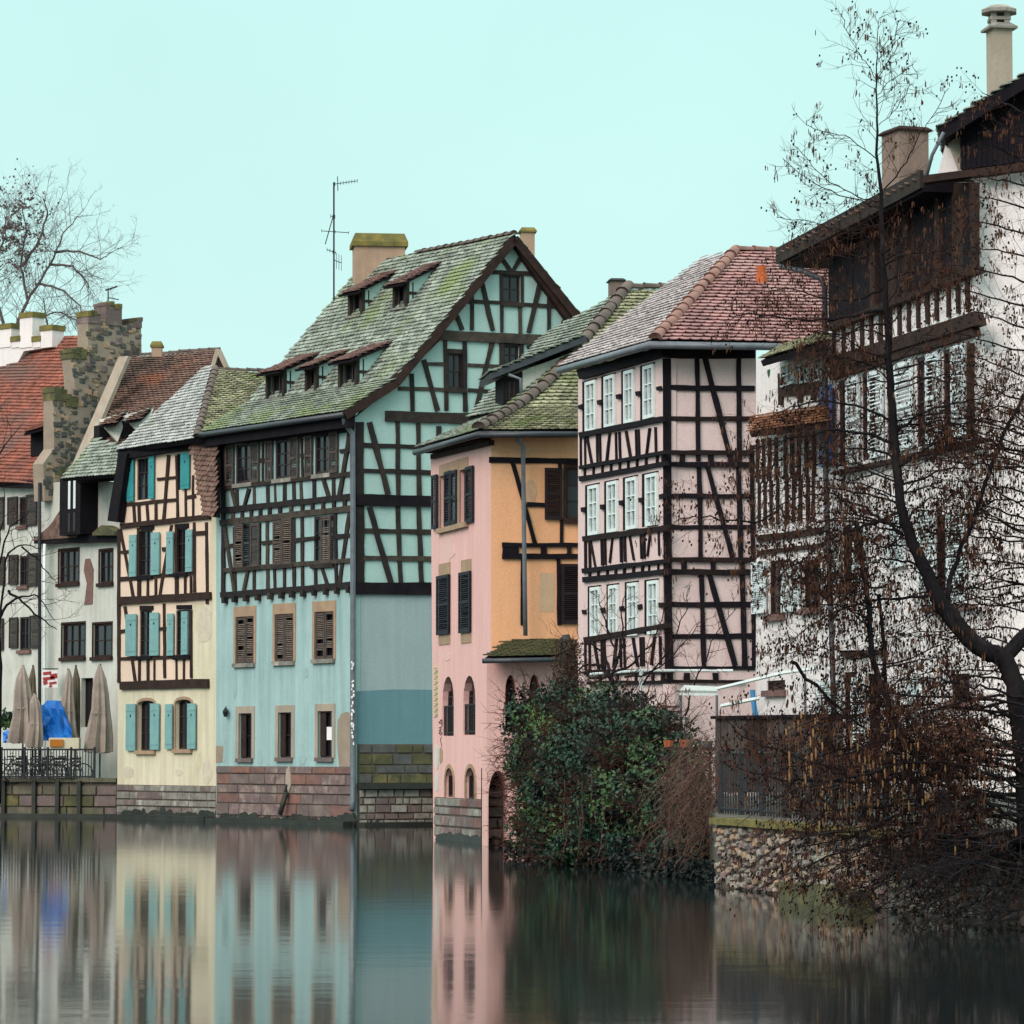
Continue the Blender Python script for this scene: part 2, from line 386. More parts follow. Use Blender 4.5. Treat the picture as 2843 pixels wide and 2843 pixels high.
M['mint'] = mat('mint_plaster', (.345, .505, .50), (.30, .45, .445), sc=.7, streak=.22, bump=.15, c3=(.255, .36, .36), m3=(.62, .82), s3=.9)
M['mint2'] = mat('pale_mint_plaster', (.375, .56, .52), (.345, .51, .48), sc=.9, streak=.06, bump=.15)
M['mintg'] = mat('grey_mint_plaster', (.31, .40, .41), (.285, .375, .385), sc=.6, streak=.10)
M['teal'] = mat('teal_paint', (.125, .25, .28), (.115, .235, .265), sc=.8, streak=.10)
M['bare'] = mat('bare_plaster_patch', (.33, .27, .21), (.26, .21, .16), sc=2)
M['cream'] = mat('cream_plaster', (.70, .65, .48), (.64, .585, .42), sc=.6, streak=.22, c3=(.5, .42, .25), m3=(.66, .8), s3=.8)
M['peach'] = mat('peach_infill', (.78, .60, .47), (.73, .58, .45), sc=1.2, streak=.05)
M['pink'] = mat('pink_plaster', (.76, .46, .425), (.73, .45, .41), sc=.5, streak=.13, c3=(.60, .42, .33), m3=(.64, .8), s3=.5)
M['ochre'] = mat('ochre_plaster', (.86, .445, .235), (.80, .425, .235), sc=.6, streak=.06, c3=(.60, .42, .24), m3=(.58, .75), s3=.45)
M['pale'] = mat('pale_pink_plaster', (.72, .55, .53), (.68, .525, .51), sc=.8, streak=.05)
M['white'] = mat('white_plaster', (.82, .775, .765), (.74, .70, .69), sc=.7, streak=.10)
M['oldwhite'] = mat('old_white_plaster', (.60, .62, .57), (.50, .51, .45), sc=.9, streak=.16, c3=(.33, .29, .22), m3=(.63, .75), s3=1.3)
M['ltwood'] = mat('weathered_timber', (.045, .036, .030), (.024, .021, .020), sc=3, bump=.5, bsc=22, rough=.8, spec=.12)
M['ltwood2'] = mat('weathered_timber_pale', (.075, .062, .050), (.040, .034, .030), sc=4, bump=.5, bsc=22, rough=.8, spec=.12)
M['ltwood3'] = mat('weathered_timber_dark', (.030, .025, .024), (.018, .016, .017), sc=4, bump=.5, bsc=22, rough=.8, spec=.12)
M['dkwood'] = mat('dark_timber', (.014, .011, .014), (.008, .007, .011), sc=3, bump=.4, bsc=22, rough=.8, spec=.10)
M['dkwood2'] = mat('dark_timber_brown', (.022, .015, .015), (.013, .010, .011), sc=3, bump=.4, bsc=22, rough=.8, spec=.10)
M['brwood'] = mat('brown_timber', (.046, .027, .022), (.026, .017, .015), sc=3, bump=.4, bsc=22, spec=.12)
M['shut'] = mat('grey_brown_shutter_paint', (.095, .072, .060), (.055, .044, .040), sc=6, bump=.4)
M['slat'] = mat('weathered_slat', (.22, .175, .14), (.12, .095, .08), sc=8, bump=.3)
M['dkslat'] = mat('dark_slat', (.075, .056, .05), (.042, .033, .031), sc=8, bump=.3)
M['navy'] = mat('dark_blue_grey_shutter', (.020, .023, .033), (.014, .016, .024), sc=5, rough=.6, spec=.15)
M['maroon'] = mat('dark_maroon_shutter', (.024, .015, .018), (.016, .011, .013), sc=5, rough=.6, spec=.15)
M['tealsh'] = mat('pale_teal_shutter_paint', (.20, .40, .39), (.17, .34, .35), sc=3, rough=.55, streak=.1)
M['tealdk'] = mat('strong_teal_shutter_paint', (.035, .29, .31), (.03, .24, .26), sc=3, rough=.5)
M['whsh'] = mat('white_shutter_paint', (.76, .85, .85), (.66, .76, .78), sc=4, rough=.5)
M['blue'] = mat('blue_shutter_paint', (.06, .13, .36), (.05, .10, .28), sc=4, rough=.5)
M['whfr'] = mat('white_window_paint', (.72, .80, .78), (.66, .75, .74), sc=5, rough=.45, bump=.05)
M['brfr'] = mat('brown_window_paint', (.036, .021, .020), (.022, .014, .014), sc=5, rough=.5)
M['tan'] = mat('tan_sandstone', (.40, .28, .18), (.32, .22, .15), sc=3, streak=.08)
M['rose'] = mat('rose_sandstone', (.21, .115, .095), (.14, .085, .08), sc=4)
M['rose2'] = mat('grey_rose_sandstone', (.17, .125, .115), (.11, .085, .085), sc=4, c3=(.26, .215, .185), m3=(.5, .7), s3=2)
M['rose3'] = mat('red_sandstone', (.26, .13, .095), (.17, .10, .085), sc=4)
M['mauvest'] = mat('mauve_sandstone', (.22, .15, .14), (.13, .095, .10), sc=5, c3=(.30, .24, .20), m3=(.48, .66), s3=3)
M['palest'] = mat('pale_weathered_stone', (.36, .34, .29), (.20, .185, .165), sc=6, streak=.2)
M['greyst'] = mat('grey_stone', (.27, .255, .22), (.15, .145, .13), sc=3, c3=(.42, .40, .34), m3=(.55, .7), s3=2)
M['darkst'] = mat('dark_stone', (.10, .105, .10), (.06, .065, .06), sc=3)
M['moss'] = mat('mossy_stone', (.10, .095, .045), (.055, .06, .03), sc=3, c3=(.17, .15, .06), m3=(.5, .7), s3=2)
M['mossy'] = mat('yellow_moss', (.22, .175, .045), (.10, .10, .035), sc=3, bump=.6, bsc=14)
M['quay'] = mat('damp_quay_stone', (.16, .14, .10), (.07, .07, .055), sc=2, streak=.4, c3=(.12, .13, .06), m3=(.5, .65), s3=1)
M['mortar'] = mat('mortar', (.12, .092, .078), (.075, .062, .055), sc=3)
M['wet'] = mat('wet_dark_stone', (.035, .038, .03), (.02, .022, .02), rough=.5, sc=2)
M['chim'] = mat('tan_chimney_render', (.44, .30, .21), (.36, .25, .18), sc=1.2, streak=.15)
M['chimw'] = mat('pale_chimney_render', (.40, .34, .27), (.33, .28, .22), sc=1.2, streak=.2)
M['brchim'] = mat('grey_brown_chimney_render', (.20, .15, .12), (.14, .11, .09), sc=2)
M['metal'] = mat('zinc_gutter', (.13, .15, .17), (.09, .11, .13), rough=.45, spec=.5, sc=4, bump=.05)
M['metald'] = mat('dark_zinc', (.04, .05, .06), (.03, .035, .045), rough=.45, spec=.5, sc=4, bump=.05)
M['black'] = mat('dark_interior', (.008, .008, .010), (.006, .006, .008), sc=2, rough=.9)  # near-black that stands in for unlit space behind openings
M['iron'] = mat('dark_iron', (.02, .024, .028), (.012, .014, .018), rough=.6, sc=8)
M['gtile'] = mat('mossy_green_grey_tile', (.28, .315, .265), (.17, .20, .165), sc=2.5, cell=5, cellv=.45, c3=(.19, .25, .10), m3=(.50, .66), s3=.45, bump=.4, rough=.7)
M['ytile'] = mat('yellow_green_mossy_tile', (.31, .30, .19), (.17, .18, .11), sc=3, cell=5, cellv=.5, c3=(.15, .19, .07), m3=(.5, .65), s3=1.2, bump=.4)
M['ptile'] = mat('glare_pink_tile', (.52, .46, .45), (.40, .34, .34), sc=3, cell=5, cellv=.3, bump=.3, rough=.4, spec=.7)  # left slope's glare is put into this paler tile colour
M['rtile'] = mat('rose_clay_tile', (.36, .18, .165), (.27, .13, .125), sc=1.2, cell=5, cellv=.3, c3=(.46, .30, .28), m3=(.52, .68), s3=.5, bump=.3, rough=.5, spec=.5)
M['brtile'] = mat('brown_clay_tile', (.17, .098, .075), (.115, .07, .055), sc=1.5, cell=5, cellv=.4, c3=(.25, .10, .06), m3=(.56, .7), s3=.5, bump=.4)
M['redtile'] = mat('red_clay_tile', (.30, .095, .06), (.19, .07, .05), sc=1, cell=5, cellv=.35, c3=(.15, .085, .07), m3=(.5, .66), s3=.35, bump=.4)
M['dtile'] = mat('rusty_brown_dormer_tile', (.22, .125, .105), (.15, .095, .085), sc=2.5, cell=5, cellv=.35, bump=.4)
M['pantile'] = mat('brown_ridge_tile', (.16, .12, .10), (.10, .08, .07), sc=3, bump=.3)
M['ridger'] = mat('rose_ridge_tile', (.34, .18, .14), (.25, .13, .11), sc=3, bump=.3)
M['bark'] = mat('dark_bark', (.022, .018, .019), (.010, .010, .013), sc=5, bump=1., bsc=30, rough=.95, spec=.05, c3=(.05, .048, .042), m3=(.55, .7), s3=4, stretch=(1, 1, .35))
M['bark2'] = mat('grey_bark', (.085, .08, .075), (.05, .05, .05), sc=4, bump=.6)
M['paletile'] = mat('pale_grey_tile', (.42, .43, .42), (.30, .31, .29), sc=2.5, cell=5, cellv=.35, c3=(.26, .29, .20), m3=(.56, .7), s3=.5, bump=.4, rough=.55)  # paler and greyer than the tile on the roof's other slope
M['twig'] = mat('twig_bark', (.068, .028, .020), (.016, .010, .010), sc=1.6, bump=0, spec=.05)
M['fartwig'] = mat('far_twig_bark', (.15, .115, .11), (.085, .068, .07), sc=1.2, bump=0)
M['catkin'] = mat('brown_catkin', (.13, .058, .032), (.06, .028, .02), sc=1.5, bump=0, spec=.1)
M['catkin2'] = mat('ochre_catkin', (.34, .19, .08), (.20, .11, .05), sc=1.5, bump=0)
M['cone'] = mat('dark_cone', (.014, .010, .010), (.008, .007, .008), sc=3, bump=0, spec=.05)
M['leaf'] = mat('ivy_leaf', (.020, .062, .034), (.009, .030, .022), sc=1.8, bump=0, rough=.45, c3=(.075, .15, .04), m3=(.49, .63), s3=.8)  # bright green patches put highlights into the leaf colour
M['leafd'] = mat('shaded_ivy_leaf', (.008, .017, .014), (.005, .010, .010), sc=2, bump=0, rough=.6)  # near-black leaf copy; the mound's inner shade put into the colour
M['dead'] = mat('dead_brown_leaf', (.13, .055, .03), (.07, .032, .022), sc=2.5, bump=0)
M['tarp'] = mat('blue_tarpaulin', (.01, .17, .60), (.01, .11, .42), sc=2, rough=.4, bump=.1)
M['canvas'] = mat('beige_canvas', (.36, .30, .25), (.26, .215, .185), sc=3, bump=.1)
M['canvasd'] = mat('olive_canvas', (.14, .115, .07), (.08, .07, .05), sc=3)
M['paper'] = mat('white_paper', (.85, .85, .85), (.8, .8, .8), bump=0)
M['signred'] = mat('red_sign_paint', (.42, .05, .05), (.32, .04, .05), bump=0)
M['ground'] = mat('earth_and_paving', (.12, .11, .09), (.07, .07, .05), sc=.6)
M['awning'] = mat('pale_awning', (.62, .70, .66), (.5, .58, .56), sc=3)
g_ = bpy.data.materials.new('window_glass'); g_.use_nodes = True; b_ = g_.node_tree.nodes['Principled BSDF']
b_.inputs['Base Color'].default_value = (.012, .013, .018, 1); b_.inputs['Roughness'].default_value = .12; M['glass'] = g_
M['glassl'] = mat('mottled_pale_glass', (.30, .37, .36), (.12, .16, .17), sc=5, mix=(.42, .58), rough=.15, bump=0, spec=.6)  # pale grey-green glass mottled with darker patches
def water_mat():
    m = bpy.data.materials.new('river_water'); m.use_nodes = True; t = m.node_tree; N = t.nodes; l = t.links.new; b = N['Principled BSDF']
    b.inputs['Base Color'].default_value = (.008, .014, .014, 1); b.inputs['Roughness'].default_value = .062; b.inputs['Specular IOR Level'].default_value = .40; b.inputs['IOR'].default_value = 1.33
    g = N.new('ShaderNodeNewGeometry'); mp = N.new('ShaderNodeMapping'); mp.inputs['Scale'].default_value = (.9, 1.6, 1); l(g.outputs['Position'], mp.inputs[0])
    n1 = N.new('ShaderNodeTexNoise'); n1.inputs['Scale'].default_value = .8; n1.inputs['Detail'].default_value = 4; l(mp.outputs[0], n1.inputs[0])
    n2 = N.new('ShaderNodeTexNoise'); n2.inputs['Scale'].default_value = 9; n2.inputs['Detail'].default_value = 3; l(mp.outputs[0], n2.inputs[0])
    ad = N.new('ShaderNodeMath'); ad.operation = 'MULTIPLY_ADD'; ad.inputs[1].default_value = .10; l(n2.outputs[0], ad.inputs[0]); l(n1.outputs[0], ad.inputs[2])
    bp = N.new('ShaderNodeBump'); bp.inputs['Strength'].default_value = .16; bp.inputs['Distance'].default_value = .014; l(ad.outputs[0], bp.inputs['Height']); l(bp.outputs[0], b.inputs['Normal'])
    return m
M['water'] = water_mat()
# ------------------------------------------------ the setting
m = MB(); m.poly([(-900, -900, 0), (900, -900, 0), (900, 900, 0), (-900, 900, 0)], [(0, 1, 2, 3)])
tag(m.build('river_water', M['water']), kind='structure')
def edge(px, D): q = at(px, YH, D); return (q.x, q.y)
bank = [(-1500, 128), edge(-900, 128), edge(325, 119.9), edge(598, 114.6), edge(985, 108), edge(1205, 108), edge(1215, 92), edge(1362, 86), edge(1560, 85), edge(1605, 76), edge(1960, 66), edge(1990, 58.8), edge(2450, 49.6), edge(2900, 43.6), (22, 28), (60, 10), (1500, 0), (6000, 0), (6000, 6000), (-6000, 6000), (-6000, 128)]
tr = tessellate_polygon([[Vector((x, y, 0)) for x, y in bank]]); k = len(bank)
m = MB(); m.poly([(x, y, 1.12) for x, y in bank] + [(x, y, -1) for x, y in bank], [tuple(t) for t in tr] + [(i, i + k, (i + 1) % k + k, (i + 1) % k) for i in range(k)])
tag(m.build('ground', M['ground']), kind='structure')
def xy0(px, D, z=0): q = at(px, YH, D); return (q.x, q.y, z)
def body(W, outer, name, mt, h, f=0, th=.3):
    """outer wall with its openings cut, and a panel behind each, coloured near-black for the unlit room"""
    o = prism(W, outer, -th, 0, name, mt, h, f, W.holes)
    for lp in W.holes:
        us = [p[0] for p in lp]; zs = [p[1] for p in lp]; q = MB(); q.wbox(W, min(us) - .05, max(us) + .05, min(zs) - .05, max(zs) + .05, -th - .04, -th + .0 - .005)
        q.build('unlit_room_panel', M['black'], h)
    W.holes = []; return o
def pipe(h, pts, r, mt, name='downpipe', n=8):
    q = MB(); q.tube(pts, r, n); return q.build(name, mt, h, True)
def chimney(h, cx, cy, z0, z1, wx, wy, mt, capm, ang=0, cap=.18, over=.1, pots=0, name='chimney'):
    R = Matrix.Rotation(ang, 3, 'Z'); ax = R @ Vector((1, 0, 0)); ay = R @ Vector((0, 1, 0)); q = MB()
    q.obox((cx, cy, (z0 + z1) / 2), ax * wx / 2, ay * wy / 2, (0, 0, (z1 - z0) / 2)); o = q.build(name, mt, h)
    q = MB(); q.obox((cx, cy, z1 + cap * .25), ax * (wx / 2 + over), ay * (wy / 2 + over), (0, 0, cap * .25))
    c = Vector((cx, cy, z1 + cap * .5)); a0, b0 = ax * (wx / 2 + over), ay * (wy / 2 + over); a1, b1 = ax * (wx / 2 - .02), ay * (wy / 2 - .02); t = Vector((0, 0, cap))
    q.box8([c - a0 - b0, c + a0 - b0, c + a0 + b0, c - a0 + b0, c - a1 - b1 + t, c + a1 - b1 + t, c + a1 + b1 + t, c - a1 + b1 + t])
    q.build('chimney_cap', capm, o); return o
# ================================================================= green half-timbered house
G = thing('timber_house', 'tall mint green half-timbered house with five roof dormers and a high gable', 'house', xy0(985, 107))
GF = Wall(600, 113.6, 985, 107); GG = Wall(985, 107, 1640, 110.2)
for a in ((4, 262, 387, 226, 530), (4, 565, 690, 192, 494), (4, 868, 988, 150, 458)):
    window(G, GF, *a, M['brfr'], nx=1, ny=2, rec=.05, fw=.09, sill=M['greyst'])
w_, _ = window(G, GF, 4, 258, 458, 842, 1172, M['brfr'], nx=1, ny=2, rec=.05, fw=.08, sill=M['ltwood'])
w_, _ = window(G, GF, 4, 560, 707, 800, 1152, M['brfr'], nx=1, ny=2, rec=.05, fw=.08, sill=M['ltwood'])
w_, _ = window(G, GF, 4, 860, 1012, 780, 1148, M['brfr'], nx=1, ny=2, rec=.05, fw=.08, sill=M['ltwood'])
for a in ((5, 262, 402, 170, 530), (5, 562, 706, 150, 515), (5, 866, 1014, 132, 498)):
    window(G, GF, *a, M['brfr'], nx=1, ny=1, rec=.12, sill=M['greyst'], sur=M['tan'], sw=.12, surtop=.32)
for a in ((5, 286, 386, 912, 1258), (5, 588, 690, 905, 1252), (5, 893, 1002, 895, 1252)):
    wo, (u0, u1, z0, z1) = window(G, GF, *a, M['brfr'], nx=0, ny=1, rec=.12, sill=M['rose2'], sur=M['chimw'], sw=.16, surtop=.22)
    q = MB(); q.wbox(GF, u0 + .04, u0 + (u1 - u0) * .42, z0 + .05, z1 - .05, -.09, -.05); q.build('wooden_leaf', M['brwood'], wo)
    if a[1] == 893:
        q = MB(); q.wbox(GF, u0 + (u1 - u0) * .48, u0 + (u1 - u0) * .86, z0 + (z1 - z0) * .38, z0 + (z1 - z0) * .66, -.07, -.06); q.build('paper_notice', M['paper'], wo)
body(GF, [(600, 2292), (985, 2304), (983, 1150), (600, 1205)], 'front_wall', M['mint'], G)
for a in ((6, 950, 1112, 205, 452), (6, 462, 602, 905, 1222), (6, 962, 1100, 832, 1000)):
    window(G, GG, *a, M['brfr'], nx=1, ny=1, rec=.1, fw=.06, sur=M['ltwood'], sw=.10, sill=M['ltwood'])
body(GG, [(985, 2330), (985, 1160), (1106, 1062), (1428, 668), (1632, 918), (1650, 1000), (1650, 2330)], 'gable_wall', M['mint2'], G)
for (x0, x1, y0, y1) in ((195, 258, 240, 550), (388, 452, 215, 525), (503, 555, 205, 520), (690, 755, 175, 498), (805, 860, 165, 475), (990, 1055, 138, 450)):
    shutter(G, GF, 4, x0, x1, y0, y1, M['shut'], M['dkslat'], n=20, missing=set(random.sample(range(20), 1)))
for (x0, x1, y0, y1, ms) in ((265, 332, 843, 1175, (2, 4, 11)), (388, 455, 838, 1168, (1,)), (562, 626, 815, 1155, (12, 6)), (629, 703, 795, 1148, (9,)), (930, 1004, 780, 1140, (12, 17, 16, 18))):
    shutter(G, GF, 4, x0, x1, y0, y1, M['shut'], M['slat'] if x0 != 388 else M['dkslat'], n=20, missing=ms, rail=x0 in (388, 562))
for (x0, x1, y0, y1, ms) in ((266, 332, 178, 535, (21, 20, 6, 7)), (335, 400, 165, 522, (21, 20, 11, 2)), (567, 632, 158, 518, (0, 1, 7)), (635, 704, 148, 508, (20,)), (870, 940, 142, 500, (0, 1, 2, 7, 8)), (943, 1012, 132, 494, (0, 1, 2, 3, 8, 21, 20, 19))):
    shutter(G, GF, 5, x0, x1, y0, y1, M['shut'], M['slat'], n=22, missing=ms, off=-.04, rail=False)
lw = M['ltwood']
tp = lambda x: 738 - .107 * (x - 135); bt = lambda x: 1388 - .083 * (x - 140)
beams(GF, 4, [(140, 215, 1148, 108, 56), (135, 738, 1148, 630, 45), (135, 832, 1148, 722, 46), (165, 562, 1148, 455, 34), (165, 1195, 1148, 1118, 34), (140, 1388, 1148, 1304, 44)], lw, G, .07)
beams(GF, 4, [(170, 396, 196, 393, 28), (455, 356, 505, 350, 32), (765, 322, 806, 318, 32), (1055, 283, 1148, 272, 30), (165, 1012, 258, 1003, 30), (458, 988, 562, 977, 30), (708, 964, 862, 948, 32), (1012, 940, 1148, 925, 32)], lw, G)
beams(GF, 4, [(160, 225, 160, 1395, 26), (463, 215, 463, 530, 10), (760, 180, 768, 495, 12), (262, 575, 268, 722, 20), (407, 560, 410, 705, 20), (510, 545, 513, 690, 22), (565, 540, 570, 685, 14), (640, 520, 640, 678, 26), (710, 510, 712, 668, 22), (765, 505, 770, 665, 18), (866, 495, 870, 655, 22), (1015, 480, 1018, 640, 22),
    (255, 865, 262, 1365, 18), (407, 1185, 408, 1355, 18), (508, 820, 512, 1348, 20), (562, 1165, 566, 1340, 16), (640, 1165, 640, 1335, 16), (712, 800, 714, 1330, 20), (765, 790, 768, 1325, 20), (866, 1150, 870, 1318, 20), (1018, 760, 1028, 1302, 20)], lw, G)
beams(GF, 4, [(225, 575, 256, 720, 20), (357, 570, 320, 708, 22), (925, 500, 968, 642, 22), (1132, 120, 1050, 625, 26), (168, 860, 246, 1372, 22), (350, 1190, 318, 1352, 20), (922, 1160, 968, 1305, 20), (1138, 755, 1062, 1300, 26), (175, 230, 205, 560, 22)], lw, G, .045)
for x in (160, 235, 305, 375, 445, 515, 594, 680, 765, 845, 925, 1008, 1090): beam(GF, 4, x, tp(x) + 14, x, tp(x) + 82, 22, lw, G, .05)
for x in (160, 235, 323, 413, 510, 595, 677, 762, 847, 935, 1020, 1110): beam(GF, 4, x, bt(x) + 10, x, bt(x) + 62, 20, lw, G, .14, 'joist_end')
beams(GG, 6, [(820, 178, 1245, 196, 36), (600, 437, 935, 452, 32), (1130, 470, 1450, 487, 32), (275, 998, 440, 1000, 30), (640, 1010, 955, 1025, 34), (20, 1218, 440, 1228, 32), (640, 1235, 1000, 1250, 34)], lw, G)
beams(GG, 6, [(340, 738, 1650, 795, 88), (-90, 1462, 1000, 1498, 95)], lw, G, .08)
beams(GG, 6, [(680, 340, 680, 695, 30), (946, 480, 948, 715, 28), (1110, 480, 1112, 725, 30), (1370, 365, 1370, 735, 30), (440, 780, 450, 1415, 34), (615, 795, 622, 1425, 36), (143, 1085, 150, 1420, 32), (946, 800, 946, 1100, 36), (1125, 810, 1125, 1100, 34)], lw, G)
beams(GG, 6, [(930, 40, 1022, 172, 32), (1112, 55, 1042, 172, 32), (762, 238, 866, 702, 38), (1290, 265, 1190, 720, 38), (522, 515, 592, 695, 36), (1520, 570, 1462, 735, 36), (252, 960, 372, 1418, 38), (862, 810, 712, 1435, 38), (1188, 835, 1260, 1060, 34)], lw, G, .05)
beams(GG, 4, [(1207, 60, 1214, 1330, 62), (1500, 60, 1504, 625, 32), (1502, 705, 1522, 1295, 32), (1658, 70, 1664, 625, 34), (1660, 715, 1682, 1295, 34), (1820, 90, 1830, 1295, 34)], lw, G)
beams(GG, 4, [(1238, 237, 1880, 256, 34), (1238, 430, 1880, 452, 34), (1240, 893, 1880, 905, 36), (1242, 1100, 1880, 1110, 38)], lw, G)
beams(GG, 4, [(1185, 655, 1900, 668, 86)], M['dkwood'], G, .09); beams(GG, 4, [(1182, 1332, 1900, 1338, 92)], M['dkwood'], G, .09)
beams(GG, 4, [(1288, 60, 1432, 615, 38), (1288, 710, 1452, 1292, 38)], lw, G, .05)
prism(GG, [(1000, 1641), (1300, 1641), (1300, 1916), (1090, 1914), (1000, 1919)], -.02, .012, 'grey_render', M['mintg'], G)
prism(GG, [(990, 1919), (1090, 1914), (1300, 1916), (1300, 2066), (990, 2066)], -.02, .016, 'teal_dado', M['teal'], G)
prism(GF, [(942, 2128), (936, 2060), (938, 2000), (948, 1982), (962, 1976), (976, 1980), (978, 2128)], -.02, .010, 'bare_plaster_patch', M['bare'], G)
prism(GF, [(600, 2070), (621, 2072), (619, 2116), (600, 2118)], -.02, .010, 'bare_plaster_patch', M['bare'], G)
stones(G, GF, 0, 602, 984, 2128, 2284, (22, 32, 26, 30, 36, 18), .95, [M['rose'], M['rose2'], M['mauvest'], M['rose3'], M['mauvest'], M['rose2']], core=M['mortar'], off=.03, gap=.009)
stones(G, GG, 0, 992, 1290, 2066, 2176, (26, 32, 24, 28), .62, [M['moss'], M['moss'], M['darkst']], core=M['mortar'], off=.06)
stones(G, GG, 0, 992, 1290, 2190, 2306, (26, 22, 25, 20, 18, 16), .36, [M['greyst'], M['palest'], M['palest'], M['greyst'], M['rose2']], core=M['mortar'], off=.16)
q = MB(); u0, u1, z0, z1 = GG.rect(990, 1290, 2174, 2190); q.wbox(GG, u0, u1, z0, z1, -.1, .34); q.build('stone_ledge', M['wet'], G)
# roof
Lg = GF.A - GF.B; Lg = Vector((Lg.x, Lg.y, 0)); bk = Lg * 1.055; fwd = -Lg.normalized() * .25
def GP(x, y, o=.3): return GG.P(x, y, o)
pk, kn, ev = GP(1428, 652), GP(1100, 1052), GP(958, 1143)
roof(G, [kn, kn + bk, pk + bk, pk], M['gtile'], M['dkwood'], .20, .17, 0)
roof(G, [ev, ev + bk, kn + bk, kn], M['gtile'], M['dkwood'], .20, .17, 300)
ev2 = GP(1640, 916); 
roof(G, [ev2 + bk, ev2, pk + Vector((.02, 0, 0)), pk + bk + Vector((.02, 0, 0))], M['gtile'], M['dkwood'], .22, .2, 0)
caps(G, [pk + Vector((0, 0, .03)), pk + bk * .62 + Vector((0, 0, .03))], M['pantile'], .12, .4)
for a, b in ((pk, kn), (kn, ev), (pk, ev2)):
    q = MB(); d = (b - a).normalized(); nn = GG.n; s_ = d.cross(nn).normalized(); q.obox((a + b) / 2 + nn * .03 - Vector((0, 0, .12)), (b - a) / 2, nn * .03, s_ * .13); q.build('bargeboard', M['brwood'], G)
beam(GG, 6, 395, 745, -110, 1230, 60, M['brwood'], G, .30, 'strut', .12)
beam(GG, 6, 1105, -60, 1250, 170, 60, M['brwood'], G, .26, 'rafter'); beam(GG, 6, 1250, 170, 1650, 720, 60, M['brwood'], G, .26, 'rafter')
rise = Vector((0, 0, -.09)); pipe(G, [ev + rise + GF.n * .05, ev + bk + rise + GF.n * .05], .085, M['metald'], 'gutter')
q = MB(); q.box8([ev - GF.n * .35 + Vector((0, 0, -.45)), ev + bk - GF.n * .35 + Vector((0, 0, -.45)), ev + bk - GF.n * .1 + Vector((0, 0, -.45)), ev - GF.n * .1 + Vector((0, 0, -.45)),
    ev - GF.n * .35 + Vector((0, 0, -.02)), ev + bk - GF.n * .35 + Vector((0, 0, -.02)), ev + bk - GF.n * .1 + Vector((0, 0, -.1)), ev - GF.n * .1 + Vector((0, 0, -.1))]); q.build('eaves_board', M['dkwood'], G)
pp = [GF.P(955, 1156, .45), GF.P(958, 1175, .35), GF.P(979, 1205, .12)] + [GF.P(980, y, .12) for y in (1400, 1700, 2000, 2225)] + [GF.P(977, 2250, .2)]
dp = pipe(G, pp, .085, M['metal'])
for i in range(34):
    y = random.uniform(1836, 2066); q = MB(); c = GF.P(980 + random.uniform(-4, 2), y, .212); s = random.uniform(.02, .05)
    q.obox(c, GF.u * s, GF.n * .002, Vector((0, 0, s * random.uniform(.5, 1.4)))); q.build('sticker', M['paper'], dp)
pipe(G, [GF.P(586 + 210, 2200, .12), GF.P(777, 2262, .35)], .07, M['wet'], 'drain_stain_pipe')
c = (pk + bk * .96); chimney(G, c.x + .35, c.y - .4, 15.5, 18.35, 1.62, 1.0, M['chim'], M['mossy'], .12, .28, .09)
c = pk + Vector((.35, 2.2, 0)); chimney(G, c.x + .05, c.y, 16.4, 18.25, .42, .5, M['chim'], M['mossy'], .1, .10, .06)
